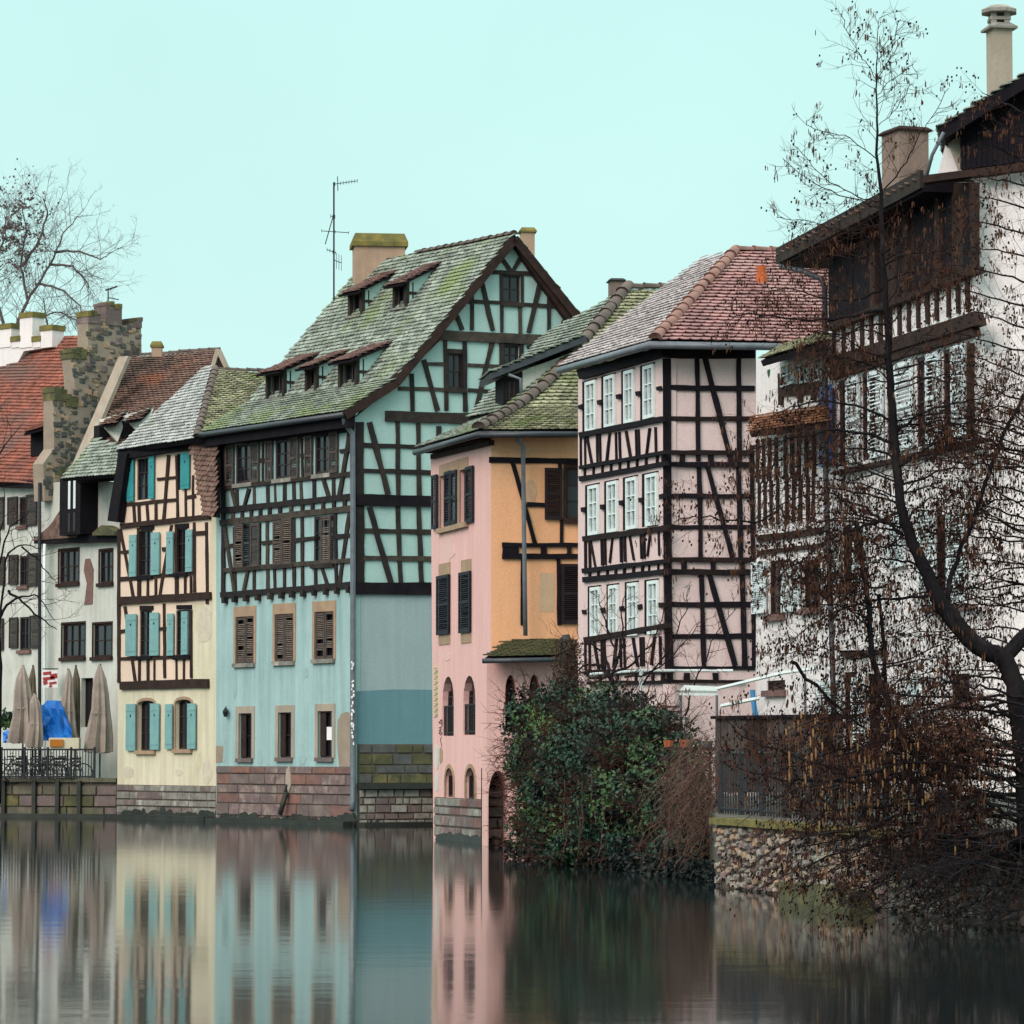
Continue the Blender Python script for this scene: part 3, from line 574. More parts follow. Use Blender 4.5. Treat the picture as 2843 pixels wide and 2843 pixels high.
# dormers on the roof slopes
RPn = frame_of(kn, kn + bk, pk)[3]
RLn = frame_of(ev, ev + bk, kn)[3]
def dormer(h, Pp, Pn, sl_, sr_, hgt, pitch, front, tm, cheek, timber, udir, lean=.35):
    a = plane_hit(Pp, Pn, *sl_); b = plane_hit(Pp, Pn, *sr_); u = udir.normalized()
    if (b - a).dot(u) < 0: u = -u
    wd = (b - a).dot(u); b = a + u * wd; out_ = Vector((u.y, -u.x, 0)); out_ = out_ if out_.y < 0 else -out_
    a = a + out_ * .06; b = b + out_ * .06
    Hh = Vector((0, 0, hgt)); tl_ = a + Hh; 
    # horizontal run back from face until the dormer roof meets the main roof
    slope = -(Pn.dot(-out_)) / Pn.z   # rise of main roof per metre inward
    run = hgt / max(.1, slope - pitch)
    dn = thing_part = None
    q = MB(); ins = -out_
    for p, s in ((a, 1), (b, -1)):
        t = u * (.12 * s); q.box8([p + ins * .12, p + t + ins * .12, p + t + ins * .12 + Hh, p + ins * .12 + Hh, p, p + t, p + t + Hh, p + Hh])
    q.box8([a + u * .12 + ins * .12 + Hh * .86, b - u * .12 + ins * .12 + Hh * .86, b - u * .12 + ins * .12 + Hh, a + u * .12 + ins * .12 + Hh, a + u * .12 + Hh * .86, b - u * .12 + Hh * .86, b - u * .12 + Hh, a + u * .12 + Hh])
    dm = q.build('dormer', timber, h)
    q = MB(); i_ = ins * .22; q.box8([a + i_ + ins * .05, b + i_ + ins * .05, b + i_ + ins * .05 + Hh, a + i_ + ins * .05 + Hh, a + i_, b + i_, b + i_ + Hh, a + i_ + Hh]); q.build('dormer_dark_panel', M['black'], dm)  # near-black panel stands in for the unlit inside of the dormer
    q = MB(); mid = (a + b) / 2 + ins * .12
    for off_ in (-.25, .1): q.box8([mid + u * (wd * off_ - .03) + ins * .03, mid + u * (wd * off_ + .03) + ins * .03, mid + u * (wd * off_ + .03) + ins * .03 + Hh * .86, mid + u * (wd * off_ - .03) + ins * .03 + Hh * .86, mid + u * (wd * off_ - .03), mid + u * (wd * off_ + .03), mid + u * (wd * off_ + .03) + Hh * .86, mid + u * (wd * off_ - .03) + Hh * .86])
    q.build('casement', M['brfr'], dm)
    q = MB(); q.obox((a + b) / 2 + out_ * .05, u * (wd / 2 + .05), out_ * .06, Vector((0, 0, .03))); q.build('sill', M['greyst'], dm)
    for p, s in ((a, 1), (b, -1)):
        far = p + ins * run + Vector((0, 0, hgt + run * pitch)); t = u * (.06 * s); q = MB()
        P_ = [p + ins * .1, p + Hh + ins * .1, far + Vector((0, 0, -.02)), p + ins * .4 + Vector((0, 0, .4 * slope - .3))]; q.poly(P_ + [x + t for x in P_], [(0, 1, 2), (0, 2, 3), (4, 6, 5), (4, 7, 6), (0, 4, 5, 1), (1, 5, 6, 2), (2, 6, 7, 3), (3, 7, 4, 0)]); q.build('dormer_cheek', cheek, dm)
        q = MB(); st = p + Vector((0, 0, hgt * .52)) + ins * .1 - u * (.02 * s); rr = (hgt * .52) / max(.1, slope); q.box8([st, st + ins * rr, st + ins * rr + Vector((0, 0, .09)), st + Vector((0, 0, .09)), st + t, st + t + ins * rr, st + t + ins * rr + Vector((0, 0, .09)), st + t + Vector((0, 0, .09))]); q.build('dormer_rail', timber, dm)
    ov = out_ * .28; e0 = a + Hh + ov - u * .14 + Vector((0, 0, .05 - .28 * pitch)); e1 = b + Hh + ov + u * .14 + Vector((0, 0, .05 - .28 * pitch)); up = ins * (run + .45) + Vector((0, 0, (run + .45) * pitch))
    roof(h, [e0, e1, e1 + up, e0 + up], tm, M['dkwood'], .17, .15, 20, .07, 'dormer_roof')
    return dm
for (l_, r_, hh, pt) in (((970, 883), (1008, 878), .80, .50), ((1094, 861), (1131, 856), .80, .50)):
    dormer(G, pk, RPn, l_, r_, hh, pt, None, M['dtile'], M['mint2'], lw, Lg)
for (l_, r_, hh, pt) in (((741, 1113), (793, 1104), .88, .42), ((850, 1092), (884, 1084), .80, .42), ((942, 1086), (1001, 1069), .90, .42)):
    dormer(G, kn, RPn if l_[1] < 1000 else RPn, l_, r_, hh, pt, None, M['dtile'], M['mint2'], lw, Lg)
# antenna (stands on the roof: its own thing)
A = thing('tv_antenna', 'tall thin television antenna mast with several aerials on the green house roof', 'antenna', tuple(at(927, 826, 113.5)))
q = MB(); q.tube([at(927, 835, 113.5), at(927, 506, 113.5)], .03, 6); q.build('mast', M['iron'], A)
def aerial(a, b, k, ln, vert=True):
    q = MB(); q.tube([a, b], .016, 4)
    for i in range(k):
        c = a.lerp(b, i / (k - 1)); v = Vector((0, 0, ln)) if vert else (b - a).normalized().cross(Vector((0, 0, 1))) * ln
        q.tube([c - v, c + v], .009, 3)
    q.build('aerial', M['iron'], A)
D_ = 113.5
aerial(at(930, 511, D_), at(992, 502, D_), 9, .06); aerial(at(937, 490, D_), at(938, 530, D_), 3, .09, False)
aerial(at(925, 600, D_), at(903, 678, D_), 14, .07, False); aerial(at(893, 641, D_), at(968, 646, D_), 3, .05); aerial(at(908, 693, D_), at(932, 702, D_), 4, .06)
aerial(at(927, 722, D_), at(948, 730, D_), 4, .25); aerial(at(918, 600, D_), at(930, 602, D_), 3, .06)
# ================================================================= cream and teal-shuttered house
C = thing('timber_house', 'narrow cream and peach half-timbered house with teal board shutters', 'house', xy0(600, 113.8))
CF = Wall(325, 119.2, 600, 113.85)
for a in ((21, 435, 640, 385, 1005), (21, 1032, 1118, 318, 860)): window(C, CF, *a, M['brfr'], nx=1, ny=2, rec=.06)
for a in ((2, 748, 820, 332, 578), (2, 943, 1006, 322, 562), (2, 750, 816, 762, 1008), (2, 945, 1022, 760, 1006)): window(C, CF, *a, M['brfr'], nx=1, ny=2, rec=.06, sill=M['dkwood'])
for a in ((2, 740, 832, 1246, 1515), (2, 942, 1028, 1240, 1508)): window(C, CF, *a, M['brfr'], nx=1, ny=2, rec=.16, fw=.06, sill=M['tan'], sur=M['tan'], sw=.10, arch_r=.12)
HC_ = [list(x) for x in CF.holes[:6]]
body(CF, [(325, 2285), (600, 2292), (600, 1222), (345, 1262), (334, 1400), (330, 1500)], 'front_wall', M['cream'], C)
prism(CF, [(331, 1905), (332, 1500), (345, 1270), (585, 1228), (585, 1440), (585, 1675), (532, 1675), (532, 1888)], -.02, .008, 'infill_plaster', M['peach'], C, 0, HC_)
for (x0, x1, y0, y1) in ((318, 412, 400, 1032), (640, 716, 352, 990), (1115, 1242, 305, 845)): board_shutter(C, CF, 21, x0, x1, y0, y1, M['tealdk'], M['black'])
for (x0, x1, y0, y1) in ((705, 742, 358, 582), (822, 866, 345, 572), (905, 940, 340, 568), (1008, 1042, 330, 556), (686, 742, 783, 1008), (815, 862, 775, 1005), (908, 942, 780, 1005), (985, 1018, 768, 1000), (688, 738, 1265, 1515), (818, 864, 1262, 1510), (898, 936, 1265, 1506), (1018, 1060, 1262, 1505)): board_shutter(C, CF, 2, x0, x1, y0, y1, M['tealsh'], M['black'])
bw = M['brwood']
beams(CF, 21, [(165, 350, 1590, 152, 105)], M['dkwood'], C, .22)
beams(CF, 21, [(230, 1085, 1020, 1005, 48), (1180, 972, 1320, 950, 52), (745, 705, 1010, 675, 44), (1290, 1510, 1470, 1495, 60), (180, 1790, 340, 1775, 44), (800, 1750, 905, 1735, 60)], bw, C)
beams(CF, 21, [(180, 1402, 1500, 1252, 74)], bw, C, .08)
beams(CF, 21, [(1012, 340, 1030, 1290, 30), (895, 340, 820, 1320, 36), (375, 1090, 390, 1370, 30), (450, 1085, 460, 1360, 30), (570, 1070, 590, 1345, 28), (702, 1055, 706, 1335, 30), (1165, 850, 1170, 1290, 30), (1275, 640, 1276, 1290, 30)], bw, C)
beams(CF, 2, [(1112, 290, 1115, 728, 14), (1045, 290, 1048, 665, 14), (641, 330, 641, 1150, 16), (948, 300, 950, 690, 13), (885, 725, 887, 1125, 13), (745, 320, 746, 690, 12), (1028, 760, 1029, 1125, 12)], bw, C)
beams(CF, 2, [(645, 596, 1045, 562, 22), (645, 876, 695, 870, 18), (860, 862, 908, 858, 18), (645, 1023, 1025, 1008, 18)], bw, C)
beams(CF, 2, [(628, 712, 1122, 682, 40), (640, 1167, 1110, 1152, 46)], bw, C, .09)
for x in (748, 790, 833, 948, 990, 1022): beam(CF, 2, x, 600 - (x - 748) * .08, x, 698 - (x - 748) * .06, 10, bw, C)
for x in (745, 790, 832, 950, 990): beam(CF, 2, x, 1018, x, 1145, 10, bw, C)
beams(CF, 2, [(650, 325, 720, 695, 13), (925, 305, 862, 684, 13), (668, 740, 722, 1140, 13)], bw, C, .045)
for x0, x1, y in ((748, 822, 312), (943, 1008, 302), (748, 818, 742), (945, 1022, 738)): beam(CF, 2, x0, y + 8, x1, y + 5, 22, M['dkwood'], C, .05)
beam(CF, 21, 215, 300, 60, 1330, 135, M['dkwood'], C, .30, 'bargeboard', .05)
stones(C, CF, 0, 327, 602, 2180, 2262, (22, 26, 22, 26), .95, [M['greyst'], M['rose2'], M['greyst'], M['greyst']], core=M['mortar'], off=.04)
q = MB(); u0, u1, z0, z1 = CF.rect(322, 600, 2258, 2290); q.wbox(CF, u0, u1, -.3, .14, -.1, .45); q.build('stone_ledge', M['wet'], C)
q = MB(); q.wbox(GF, 0, GF.len, -.3, .12, -.1, .40); q.build('stone_ledge', M['wet'], G)
q = MB(); q.wbox(GG, 0, 3.6, -.3, .10, -.1, .8); q.build('stone_ledge', M['wet'], G)
eL, eR, hT = at(322, 1252, 119), at(546, 1218, 113.4), at(597, 1026, 118.5)
roof(C, [eR, eL, hT + Vector((-.2, 1.2, 0)), hT], M['paletile'], M['dkwood'], .19, .16, 150)
rB, rT = at(690, 1229, 113.5), at(800, 1033, 118.7)
roof(C, [eR, rB, rT, hT], M['ytile'], M['dkwood'], .19, .16, 60)
caps(C, [eR + Vector((0, 0, .05)), hT + Vector((0, 0, .05))], M['pantile'], .12, .36); caps(C, [hT, rT], M['pantile'], .11, .36)
hp = [CF.P(532, 1232, .35), CF.P(604, 1222, .35), CF.P(604, 1436, .75), CF.P(566, 1432, .75)]
roof(C, [hp[3], hp[2], hp[1], hp[0]], M['brtile'], M['dkwood'], .2, .16, 60, .1, 'tile_hanging')
# ================================================================= pink and ochre house
K = thing('rendered_house', 'salmon pink and ochre rendered house with arched openings down to the water', 'house', xy0(1364, 85))
PF = Wall(1203, 90.6, 1364, 85); PY = Wall(1364, 85, 1640, 85.5); PA = Wall(1352, 84.0, 1640, 84.4)
window(K, PF, 7, 338, 476, 318, 725, M['brfr'], nx=0, ny=1, rec=.13, sur=M['tan'], sw=.05, sill=M['tan'], surtop=.28)
window(K, PF, 7, 490, 550, 285, 695, M['brfr'], nx=0, ny=1, rec=.13, sur=M['tan'], sw=.06, sill=M['tan'], surtop=.28)
for (x0, x1, y0, y1) in ((288, 327, 328, 740), (386, 432, 300, 716), (434, 476, 292, 706), (548, 602, 262, 692)): shutter(K, PF, 7, x0, x1, y0, y1, M['navy'], n=20, off=.03)
for (x0, x1, y0, y1) in ((326, 418, 1096, 1550), (497, 580, 1070, 1536)):
    shutter(K, PF, 7, x0, x1, y0, y1, M['navy'], n=26, off=.03, rail=True)
    q = MB(); a, b, c, d = PF.rect(*zr(7, x0 + 6, x1 - 4, y0, y1)); q.wbox(PF, a, b, c, d, -.05, .025); q.build('window', M['navy'], K)
    q = MB(); q.wbox(PF, a - .02, b + .02, d, d + .3, -.02, .02); q.build('lintel', M['tan'], K); q = MB(); q.wbox(PF, a - .02, b + .02, c - .25, c - .02, -.02, .02); q.build('sill', M['tan'], K)
def iron_rail(W, u0, u1, z0, z1, o, h):
    q = MB(); q.wbox(W, u0, u1, z1 - .03, z1, o, o + .03); q.wbox(W, u0, u1, z0 + .05, z0 + .08, o, o + .03); n = max(3, int((u1 - u0) / .12))
    for i in range(n + 1):
        c = u0 + (u1 - u0) * i / n; q.wbox(W, c - .01, c + .01, z0, z1, o + .005, o + .025)
    q.build('window_railing', M['iron'], h)
for a in ((8, 355, 441, 214, 672), (8, 514, 607, 208, 664)):
    wo, (u0, u1, z0, z1) = window(K, PF, *a, M['brfr'], nx=1, ny=2, rec=.17, fw=.05, arch_r=.6)
    iron_rail(PF, u0 + .02, u1 - .02, z0 + .02, z0 + .75, -.06, K)
for a in ((8, 380, 442, 916, 1140), (8, 536, 608, 914, 1156)): window(K, PF, *a, M['brfr'], nx=0, ny=0, rec=.10, arch_r=.35, sur=M['tan'], sw=.1)
th_ = .75
body(PF, [(1203, 2345), (1364, 2362), (1364, 1222), (1196, 1262)], 'front_wall', M['pink'], K, th=th_)
stones(K, PF, 0, 1208, 1353, 2216, 2328, (26, 24, 32, 30), 1.0, [M['rose2'], M['mauvest'], M['rose'], M['greyst']], core=M['mortar'], off=.03)
window(K, PY, 7, 1300, 1440, 268, 662, M['brfr'], nx=0, ny=2, rec=.1, fw=.06, sur=M['brwood'], sw=.06, sill=M['brwood'])
body(PY, [(1364, 1830), (1364, 1212), (1640, 1205), (1640, 1830)], 'side_wall', M['ochre'], K)
shutter(K, PY, 7, 1135, 1268, 275, 672, M['maroon'], n=24, off=.04)
q = MB(); a, b, c, d = PY.rect(*zr(7, 1262, 1422, 1010, 1470)); q.wbox(PY, a, b, c, d, -.05, .03); q.build('window', M['maroon'], K)
shutter(K, PY, 7, 1262, 1430, 1010, 1470, M['maroon'], n=26, off=.04)
dw = M['dkwood']
beams(PY, 7, [(712, 212, 1420, 222, 42), (1000, 553, 1140, 556, 32)], dw, K, .04)
beams(PY, 7, [(892, 236, 1062, 856, 30), (1265, 675, 1265, 850, 26), (966, 970, 966, 1478, 24), (1242, 972, 1248, 1478, 28), (1250, 240, 1255, 280, 26)], dw, K)
beams(PY, 7, [(815, 862, 1430, 864, 32), (815, 950, 1430, 952, 38)], dw, K, .06)
for x, w2 in ((880, 120), (1135, 46), (1330, 30)): beam(PY, 7, x, 872, x, 936, w2, dw, K, .045)
prism(PY, [(1500, 1590), (1540, 1592), (1538, 1700), (1498, 1698)], -.01, .006, 'plaster_repair', mat('greyed_ochre', (.60, .42, .27), (.54, .38, .25), sc=3), K)
window(K, PA, 8, 835, 920, 202, 640, M['brfr'], nx=0, ny=0, rec=.3, arch_r=.42, glass=M['black'])
window(K, PA, 8, 1020, 1100, 198, 640, M['brfr'], nx=0, ny=0, rec=.3, arch_r=.40, glass=M['black'])
uA0, uA1, zA0, zA1 = PA.rect(*zr(8, 697, 852, 935, 1500)); PA.holes.append(arch(uA0 + .03, uA1, -.4, zA1, .62, 10))
body(PA, [(1352, 2370), (1352, 1835), (1580, 1832), (1580, 2370)], 'annex_wall', M['pink'], K, th=th_)
stones(K, Wall(1340, 84.7, 1420, 84.7), 0, 1353, 1409, 2190, 2330, (25, 25, 30, 30, 30), .7, [M['darkst'], M['rose2'], M['darkst']], off=.02, name='arch_stone')
# corbelled cornice on the front
for i in range(22):
    t = i / 21; c = PF.P(1208 + 152 * t, 1250 - 36 * t, 0); q = MB(); q.obox(c + PF.n * .12 + Vector((0, 0, .02)), PF.u * .06, PF.n * .12, Vector((0, 0, .10))); q.build('corbel', M['brwood'], K)
a, b = PF.P(1200, 1243, .16), PF.P(1366, 1206, .16); q = MB(); q.obox((a + b) / 2 + Vector((0, 0, .02)), (b - a) / 2, PF.n * .18, Vector((0, 0, .07))); q.build('cornice', M['brwood'], K)
a, b = PF.P(1202, 1268, .02), PF.P(1364, 1229, .02); q = MB(); q.obox((a + b) / 2, (b - a) / 2, PF.n * .07, Vector((0, 0, .06))); q.build('cornice', M['brwood'], K)
e0, e1, e2 = at(1152, 1248, 91.2), at(1329, 1197, 84.3), at(1640, 1197, 84.8)
k1, k2 = at(1442, 1135, 86.3), at(1640, 1135, 86.8); t1, t2 = at(1743, 803, 92.2), at(1960, 800, 92.7)
roof(K, [e1, e2, k2, k1], M['ytile'], M['dkwood'], .20, .15, 150); roof(K, [k1, k2, t2, t1], M['ytile'], M['dkwood'], .20, .17, 140)
kl = at(1300, 1162, 91.0); tl_ = at(1738, 800, 97)
roof(K, [e1, e0, kl, k1], M['gtile'], M['dkwood'], .2, .16, 60)
roof(K, [k1, kl, at(1560, 985, 95.5), t1], M['gtile'], M['dkwood'], .2, .16, 40)
mids = [e1, at(1442, 1135, 86.3), at(1530, 1062, 87.6), at(1602, 978, 89.1), at(1743, 803, 92.2)]
caps(K, [p + Vector((0, 0, .08)) for p in mids], M['pantile'], .16, .42); caps(K, [t1 + Vector((0, 0, .03)), t2], M['pantile'], .15, .42)
pipe(K, [e0 + Vector((0, 0, -.08)), e1 + Vector((0, -.05, -.08)), e2 + Vector((0, -.05, -.08))], .075, M['metald'], 'gutter')
pipe(K, [at(1437, 1200, 84.5), at(1438, 1222, 84.6), at(1452, 1240, 84.75)] + [at(1452 + (y - 1240) * .013, y, 84.78) for y in (1400, 1600, 1765)], .055, M['metal'])
a0, a1, a2, a3 = at(1345, 1828, 83.3), at(1580, 1824, 83.6), at(1580, 1766, 85.3), at(1450, 1766, 85.2)
roof(K, [a0, a1, a2, at(1400, 1785, 84.9)], M['moss'], M['dkwood'], .22, .14, 80, .1, 'lean_to_roof')
pipe(K, [a0 + Vector((-.05, -.05, -.06)), a1 + Vector((0, -.05, -.06))], .06, M['metald'], 'gutter')
# long shed dormer on the left slope
DW = Wall(1440, 88.3, 1640, 88.6)
prism(DW, [(1451, 1030), (1598, 975), (1600, 1000), (1530, 1062), (1470, 1108), (1451, 1112)], -1.3, 0, 'dormer_cheek', M['oldwhite'], K)
prism(DW, [(1397, 1125), (1397, 1045), (1440, 1035), (1447, 1030), (1447, 1118)], -1.2, .02, 'dormer_front', M['dkwood'], K)
q = MB(); a, b, c, d = DW.rect(1402, 1440, 1060, 1112); q.wbox(DW, a, b, c, d, .02, .03); o = q.build('window', M['black'], K)
for t in (.33, .66): q = MB(); q.wbox(DW, a + (b - a) * t - .015, a + (b - a) * t + .015, c, d, .03, .04); q.build('glazing_bar', M['brfr'], o)
r0, r1 = at(1361, 1036, 87.9), at(1625, 932, 88.2); bkv = Vector((-.3, 2.2, .0))
roof(K, [r0, r0 + bkv, r1 + bkv, r1], M['gtile'], M['metald'], .2, .16, 20, .14, 'dormer_roof')
pipe(K, [at(1412, 1040, 87.9), at(1445, 1052, 87.9), at(1447, 1115, 87.9)], .04, M['metal'])
chimney(K, *xy0(1713, 95)[:2], 13.4, 14.62, .36, .5, M['brchim'], M['iron'], .1, .05, .05)
# ================================================================= pale pink house with white casements
P_ = thing('timber_house', 'pale pink half-timbered house with narrow white casements and a rose tiled hipped roof', 'house', xy0(1840, 76))
WF = Wall(1605, 81.3, 1840, 76); WR = Wall(1840, 76, 2180, 76.6)
for f, rows in ((9, [(180, 315, 1302, 1772), (350, 485, 1252, 1730), (528, 656, 1205, 1690), (697, 835, 1160, 1648)]),
                (10, [(176, 292, 395, 790), (322, 437, 365, 768), (465, 586, 335, 745), (611, 742, 306, 718), (196, 302, 1175, 1572), (340, 440, 1160, 1572), (480, 592, 1142, 1562), (630, 750, 1125, 1548)])):
    for x0, x1, y0, y1 in rows:
        xs = x0 + (x1 - x0) * .33; u0, u1, z0, z1 = WF.rect(*zr(f, x0, x1, y0, y1)); WF.holes.append([(u0, z0), (u1, z0), (u1, z1), (u0, z1)])
        q = MB(); us = WF.uz(*zp(f, xs, (y0 + y1) / 2))[0]; q.wbox(WF, u0, us, z0, z1, -.05, -.008); q.build('reveal_shade_board', dw, P_)  # dark board puts the shadow of the window reveal into colour
        window(P_, WF, f, xs, x1 - 1, y0 + 12, y1 - 2, M['whfr'], nx=1, ny=2, rec=.06, fw=.075, bars=.017, glass=M['glassl'], cut=False)
body(WF, [(1605, 2210), (1840, 2210), (1840, 960), (1605, 1030)], 'front_wall', M['pale'], P_)
body(WR, [(1840, 2210), (1840, 962), (2099, 962), (2099, 2210)], 'side_wall', M['pale'], P_)
beams(WF, 9, [(140, 1255, 890, 1050, 90)], dw, P_, .10); beams(WF, 9, [(150, 1795, 885, 1652, 46)], dw, P_, .06)
for x, y in ((160, 1545), (328, 1503), (498, 1455), (672, 1422), (858, 1380)): beam(WF, 9, x - 16, y + 4, x + 18, y - 4, 40, dw, P_)
for (xa, xb) in ((184, 220),): pass
beams(WF, 10, [(128, 272, 790, 150, 28), (128, 358, 790, 240, 36), (150, 1062, 800, 985, 34), (155, 1134, 800, 1068, 42)], dw, P_, .06)
beams(WF, 10, [(155, 818, 800, 732, 42), (165, 1595, 810, 1478, 40), (165, 1845, 810, 1830, 30)], dw, P_, .06)
for i, x in enumerate((183, 250, 318, 385, 452, 517, 585, 655, 722, 765)): beam(WF, 10, x, 350 - (x - 128) * .18, x, 275 - (x - 128) * .18, 9, dw, P_)
for i, x in enumerate((205, 272, 340, 405, 470, 540, 608, 675, 745)): beam(WF, 10, x, 1128 - (x - 155) * .10, x, 1058 - (x - 155) * .115, 9, dw, P_)
for y0, k in ((35, 0), (812, 22), (1592, 36)):
    for xa, xb in ((150, 152), (183, 186), (275, 280), (297, 303), (420, 426), (448, 455), (575, 582), (595, 600), (725, 730)):
        dy = -(xa - 150) * .13 * (1 if k < 30 else .4); beam(WF, 10, xa + k, y0 + dy, xb + k, y0 + 232 + dy * 1.3, 9, dw, P_)
    for xa, xb in ((200, 240), (375, 352), (500, 537), (665, 640)):
        dy = -(xa - 150) * .13 * (1 if k < 30 else .4); beam(WF, 10, xa + k, y0 + dy, xb + k, y0 + 228 + dy * 1.3, 10, dw, P_)
for x, y in ((158, 595), (304, 570), (448, 540), (598, 518), (757, 492), (178, 1378), (322, 1365), (466, 1352), (606, 1338), (768, 1325)): beam(WF, 10, x - 14, y + 2, x + 14, y - 2, 36, dw, P_)
beams(WR, 9, [(860, 1062, 1728, 1066, 88)], dw, P_, .10)
prism(WR, [(1840, 995), (1863, 995), (1866, 1700), (1872, 1868), (1848, 1868), (1843, 1500)], -.02, .075, 'corner_post', dw, P_)
beams(WR, 10, [(1052, 262, 1062, 965, 34), (1068, 1090, 1086, 1800, 34), (1352, 262, 1368, 965, 38), (1378, 1085, 1400, 1800, 38), (1452, 100, 1470, 1800, 30)], dw, P_)
beams(WR, 9, [(1208, 1105, 1215, 2030, 38), (1578, 1105, 1585, 2030, 38)], dw, P_)
beams(WR, 9, [(1284, 1110, 1520, 2040, 44)], dw, P_, .05); beams(WR, 10, [(1118, 262, 1312, 962, 34), (1133, 1090, 1332, 1790, 36)], dw, P_, .05)
beams(WR, 9, [(960, 1373, 1725, 1376, 46), (960, 1647, 1725, 1650, 40)], dw, P_)
beams(WR, 10, [(830, 153, 1478, 157, 35), (830, 245, 1478, 248, 40), (830, 975, 1478, 980, 35), (830, 1070, 1478, 1074, 45)], dw, P_, .06)
beams(WR, 10, [(830, 488, 1478, 491, 36), (835, 728, 1478, 728, 34), (840, 1320, 1478, 1322, 42), (850, 1565, 1478, 1562, 40), (850, 1808, 1478, 1808, 30)], dw, P_)
for x, y, w2 in ((922, 200, 40), (1145, 200, 40), (1350, 200, 36), (940, 1024, 40), (1162, 1024, 40), (1385, 1024, 36)): beam(WR, 10, x, y - 28, x, y + 28, w2, dw, P_, .045)
beams(WR, 11, [(800, 390, 1400, 392, 26)], dw, P_, .06)
beams(WF, 11, [(190, 313, 800, 307, 22), (190, 402, 800, 396, 28)], dw, P_, .06)
for x in (300, 420, 560, 690, 760): beam(WF, 11, x, 318, x, 392, 9, dw, P_)
for x in (830, 960, 1180): beam(WR, 11, x, 325, x, 380, 40, dw, P_, .045)
E0, E1, E2 = at(1553, 1020, 82.3), at(1812, 948, 75.2), at(2320, 956, 76.2); T1, T2 = at(2042, 701, 80.6), at(2330, 702, 81.6)
roof(P_, [E1, E2, T2, T1], M['rtile'], M['dkwood'], .235, .195, 300)
roof(P_, [E1, E0, T1 + Vector((-.35, 3.4, -.05)), T1], M['ptile'], M['dkwood'], .20, .16, 120)
caps(P_, [E1 + Vector((.05, 0, .06)), T1 + Vector((0, 0, .06))], M['ridger'], .13, .42); caps(P_, [T1 + Vector((0, 0, .05)), T2], M['ridger'], .12, .42)
caps(P_, [E0 + Vector((0, 0, .02)), T1 + Vector((-.35, 3.4, .0))], M['ridger'], .08, .42)
pipe(P_, [E0 + Vector((0, -.08, -.08)), E1 + Vector((-.05, -.08, -.08)), E2 + Vector((0, -.08, -.08))], .08, M['metal'], 'gutter')
vp = E1 + (T1 - E1) * .68 + Vector((2.55, -.05, .0)); q = MB(); vv = at(2114, 772, 79.0); q.tube([vv + Vector((0, 0, -.2)), vv + Vector((0, 0, .1)), vv + Vector((0, 0, .11)), vv + Vector((0, 0, .26))], [.14, .13, .09, .12], 8); q.build('terracotta_vent', mat('bright_terracotta', (.5, .13, .04)), P_)

# graffiti strokes on the pink corner
def stroke(W, f, pts, r, m_, parent, name='graffiti_stroke'):
    q = MB(); q.tube([W.P(*zp(f, x, y), .006) for x, y in pts], r, 4); return q.build(name, m_, parent)
gg = mat('pale_green_spray_paint', (.45, .55, .25), bump=0); gb = mat('black_spray_paint', (.03, .03, .03), bump=0)
for k in range(9): y = 560 + k * 42; stroke(PF, 5, [(1780, y), (1806, y + 6), (1808, y + 24), (1786, y + 22), (1806, y + 34), (1784, y + 44)], .018, gg, K)
stroke(PF, 5, [(1838, 960), (1818, 985), (1842, 990), (1842, 965), (1842, 1010)], .014, gb, K); stroke(PF, 5, [(1838, 1015), (1820, 1022), (1838, 1034), (1820, 1044)], .014, gb, K); stroke(PF, 5, [(1830, 1050), (1820, 1064), (1832, 1078), (1842, 1064), (1830, 1050)], .014, gb, K); stroke(PF, 5, [(1836, 1095), (1830, 1120), (1842, 1170)], .010, gb, K)
# ================================================================= white house on the right
WHT = thing('gabled_house', 'tall white house with dark boarded loft and white louvred shutters behind the alder', 'house', xy0(2700, 62, 1.1))
WB = Wall(2295, 70, 2700, 62); WC = Wall(2700, 62, 2960, 61.4); WA = Wall(2099, 74.6, 2295, 70)
lerp = lambda a, b, t: a + (b - a) * t
yb = lambda x: lerp(905, 748, (x - 2300) / 400)      # foot of the boarded loft
yv = lambda x: max(lerp(712, 500, (x - 2165) / 395) + 14, 506)   # verge
def slope(x, a0, a1): return lerp(a0, a1, (x - 700) / 800)
def louv(x0, x1, a, b, m_, n=20, f=13):   # shutter whose band edges slope with the facade
    return shutter(WHT, WB, f, x0, x1, a, b, m_, n=n, off=.04)
for x0, x1 in ((1215, 1290), (1392, 1466), (1015, 1085), (850, 912), (696, 764)):
    xm = (x0 + x1) / 2; window(WHT, WB, 13, x0, x1, slope(xm, 860, 625), slope(xm, 1435, 1235), M['brfr'], nx=0, ny=3, rec=.05, fw=.07)
for a in ((14, 1200, 1285, 60, 600), (14, 640, 720, 120, 480), (14, 650, 716, 1000, 1520), (14, 795, 870, 1010, 1480), (14, 1290, 1400, 1010, 1170)):
    window(WHT, WB, *a, M['brwood'], nx=1, ny=3, rec=.06, fw=.07, sill=M['rose'])
body(WB, [(2295, 2200), (2700, 2210), (2700, 505), (2570, 508), (2300, 655)], 'gable_wall', M['white'], WHT)
for x in range(2300, 2696, 17):
    prism(WB, [(x, yv(x)), (x + 16, yv(x + 16)), (x + 16.4, yb(x + 16)), (x, yb(x))], -.02, .05 + random.uniform(0, .03), 'loft_board', random.choice([M['dkwood'], M['dkwood'], M['brwood']]), WHT)
for x in (2420, 2510, 2600): beam(WB, 0, x, yv(x) + 4, x + 2, yb(x) - 4, 14, M['brwood'], WHT, .13)
beam(WB, 0, 2296, yb(2296) + 4, 2704, yb(2704) + 2, 18, M['brwood'], WHT, .16)
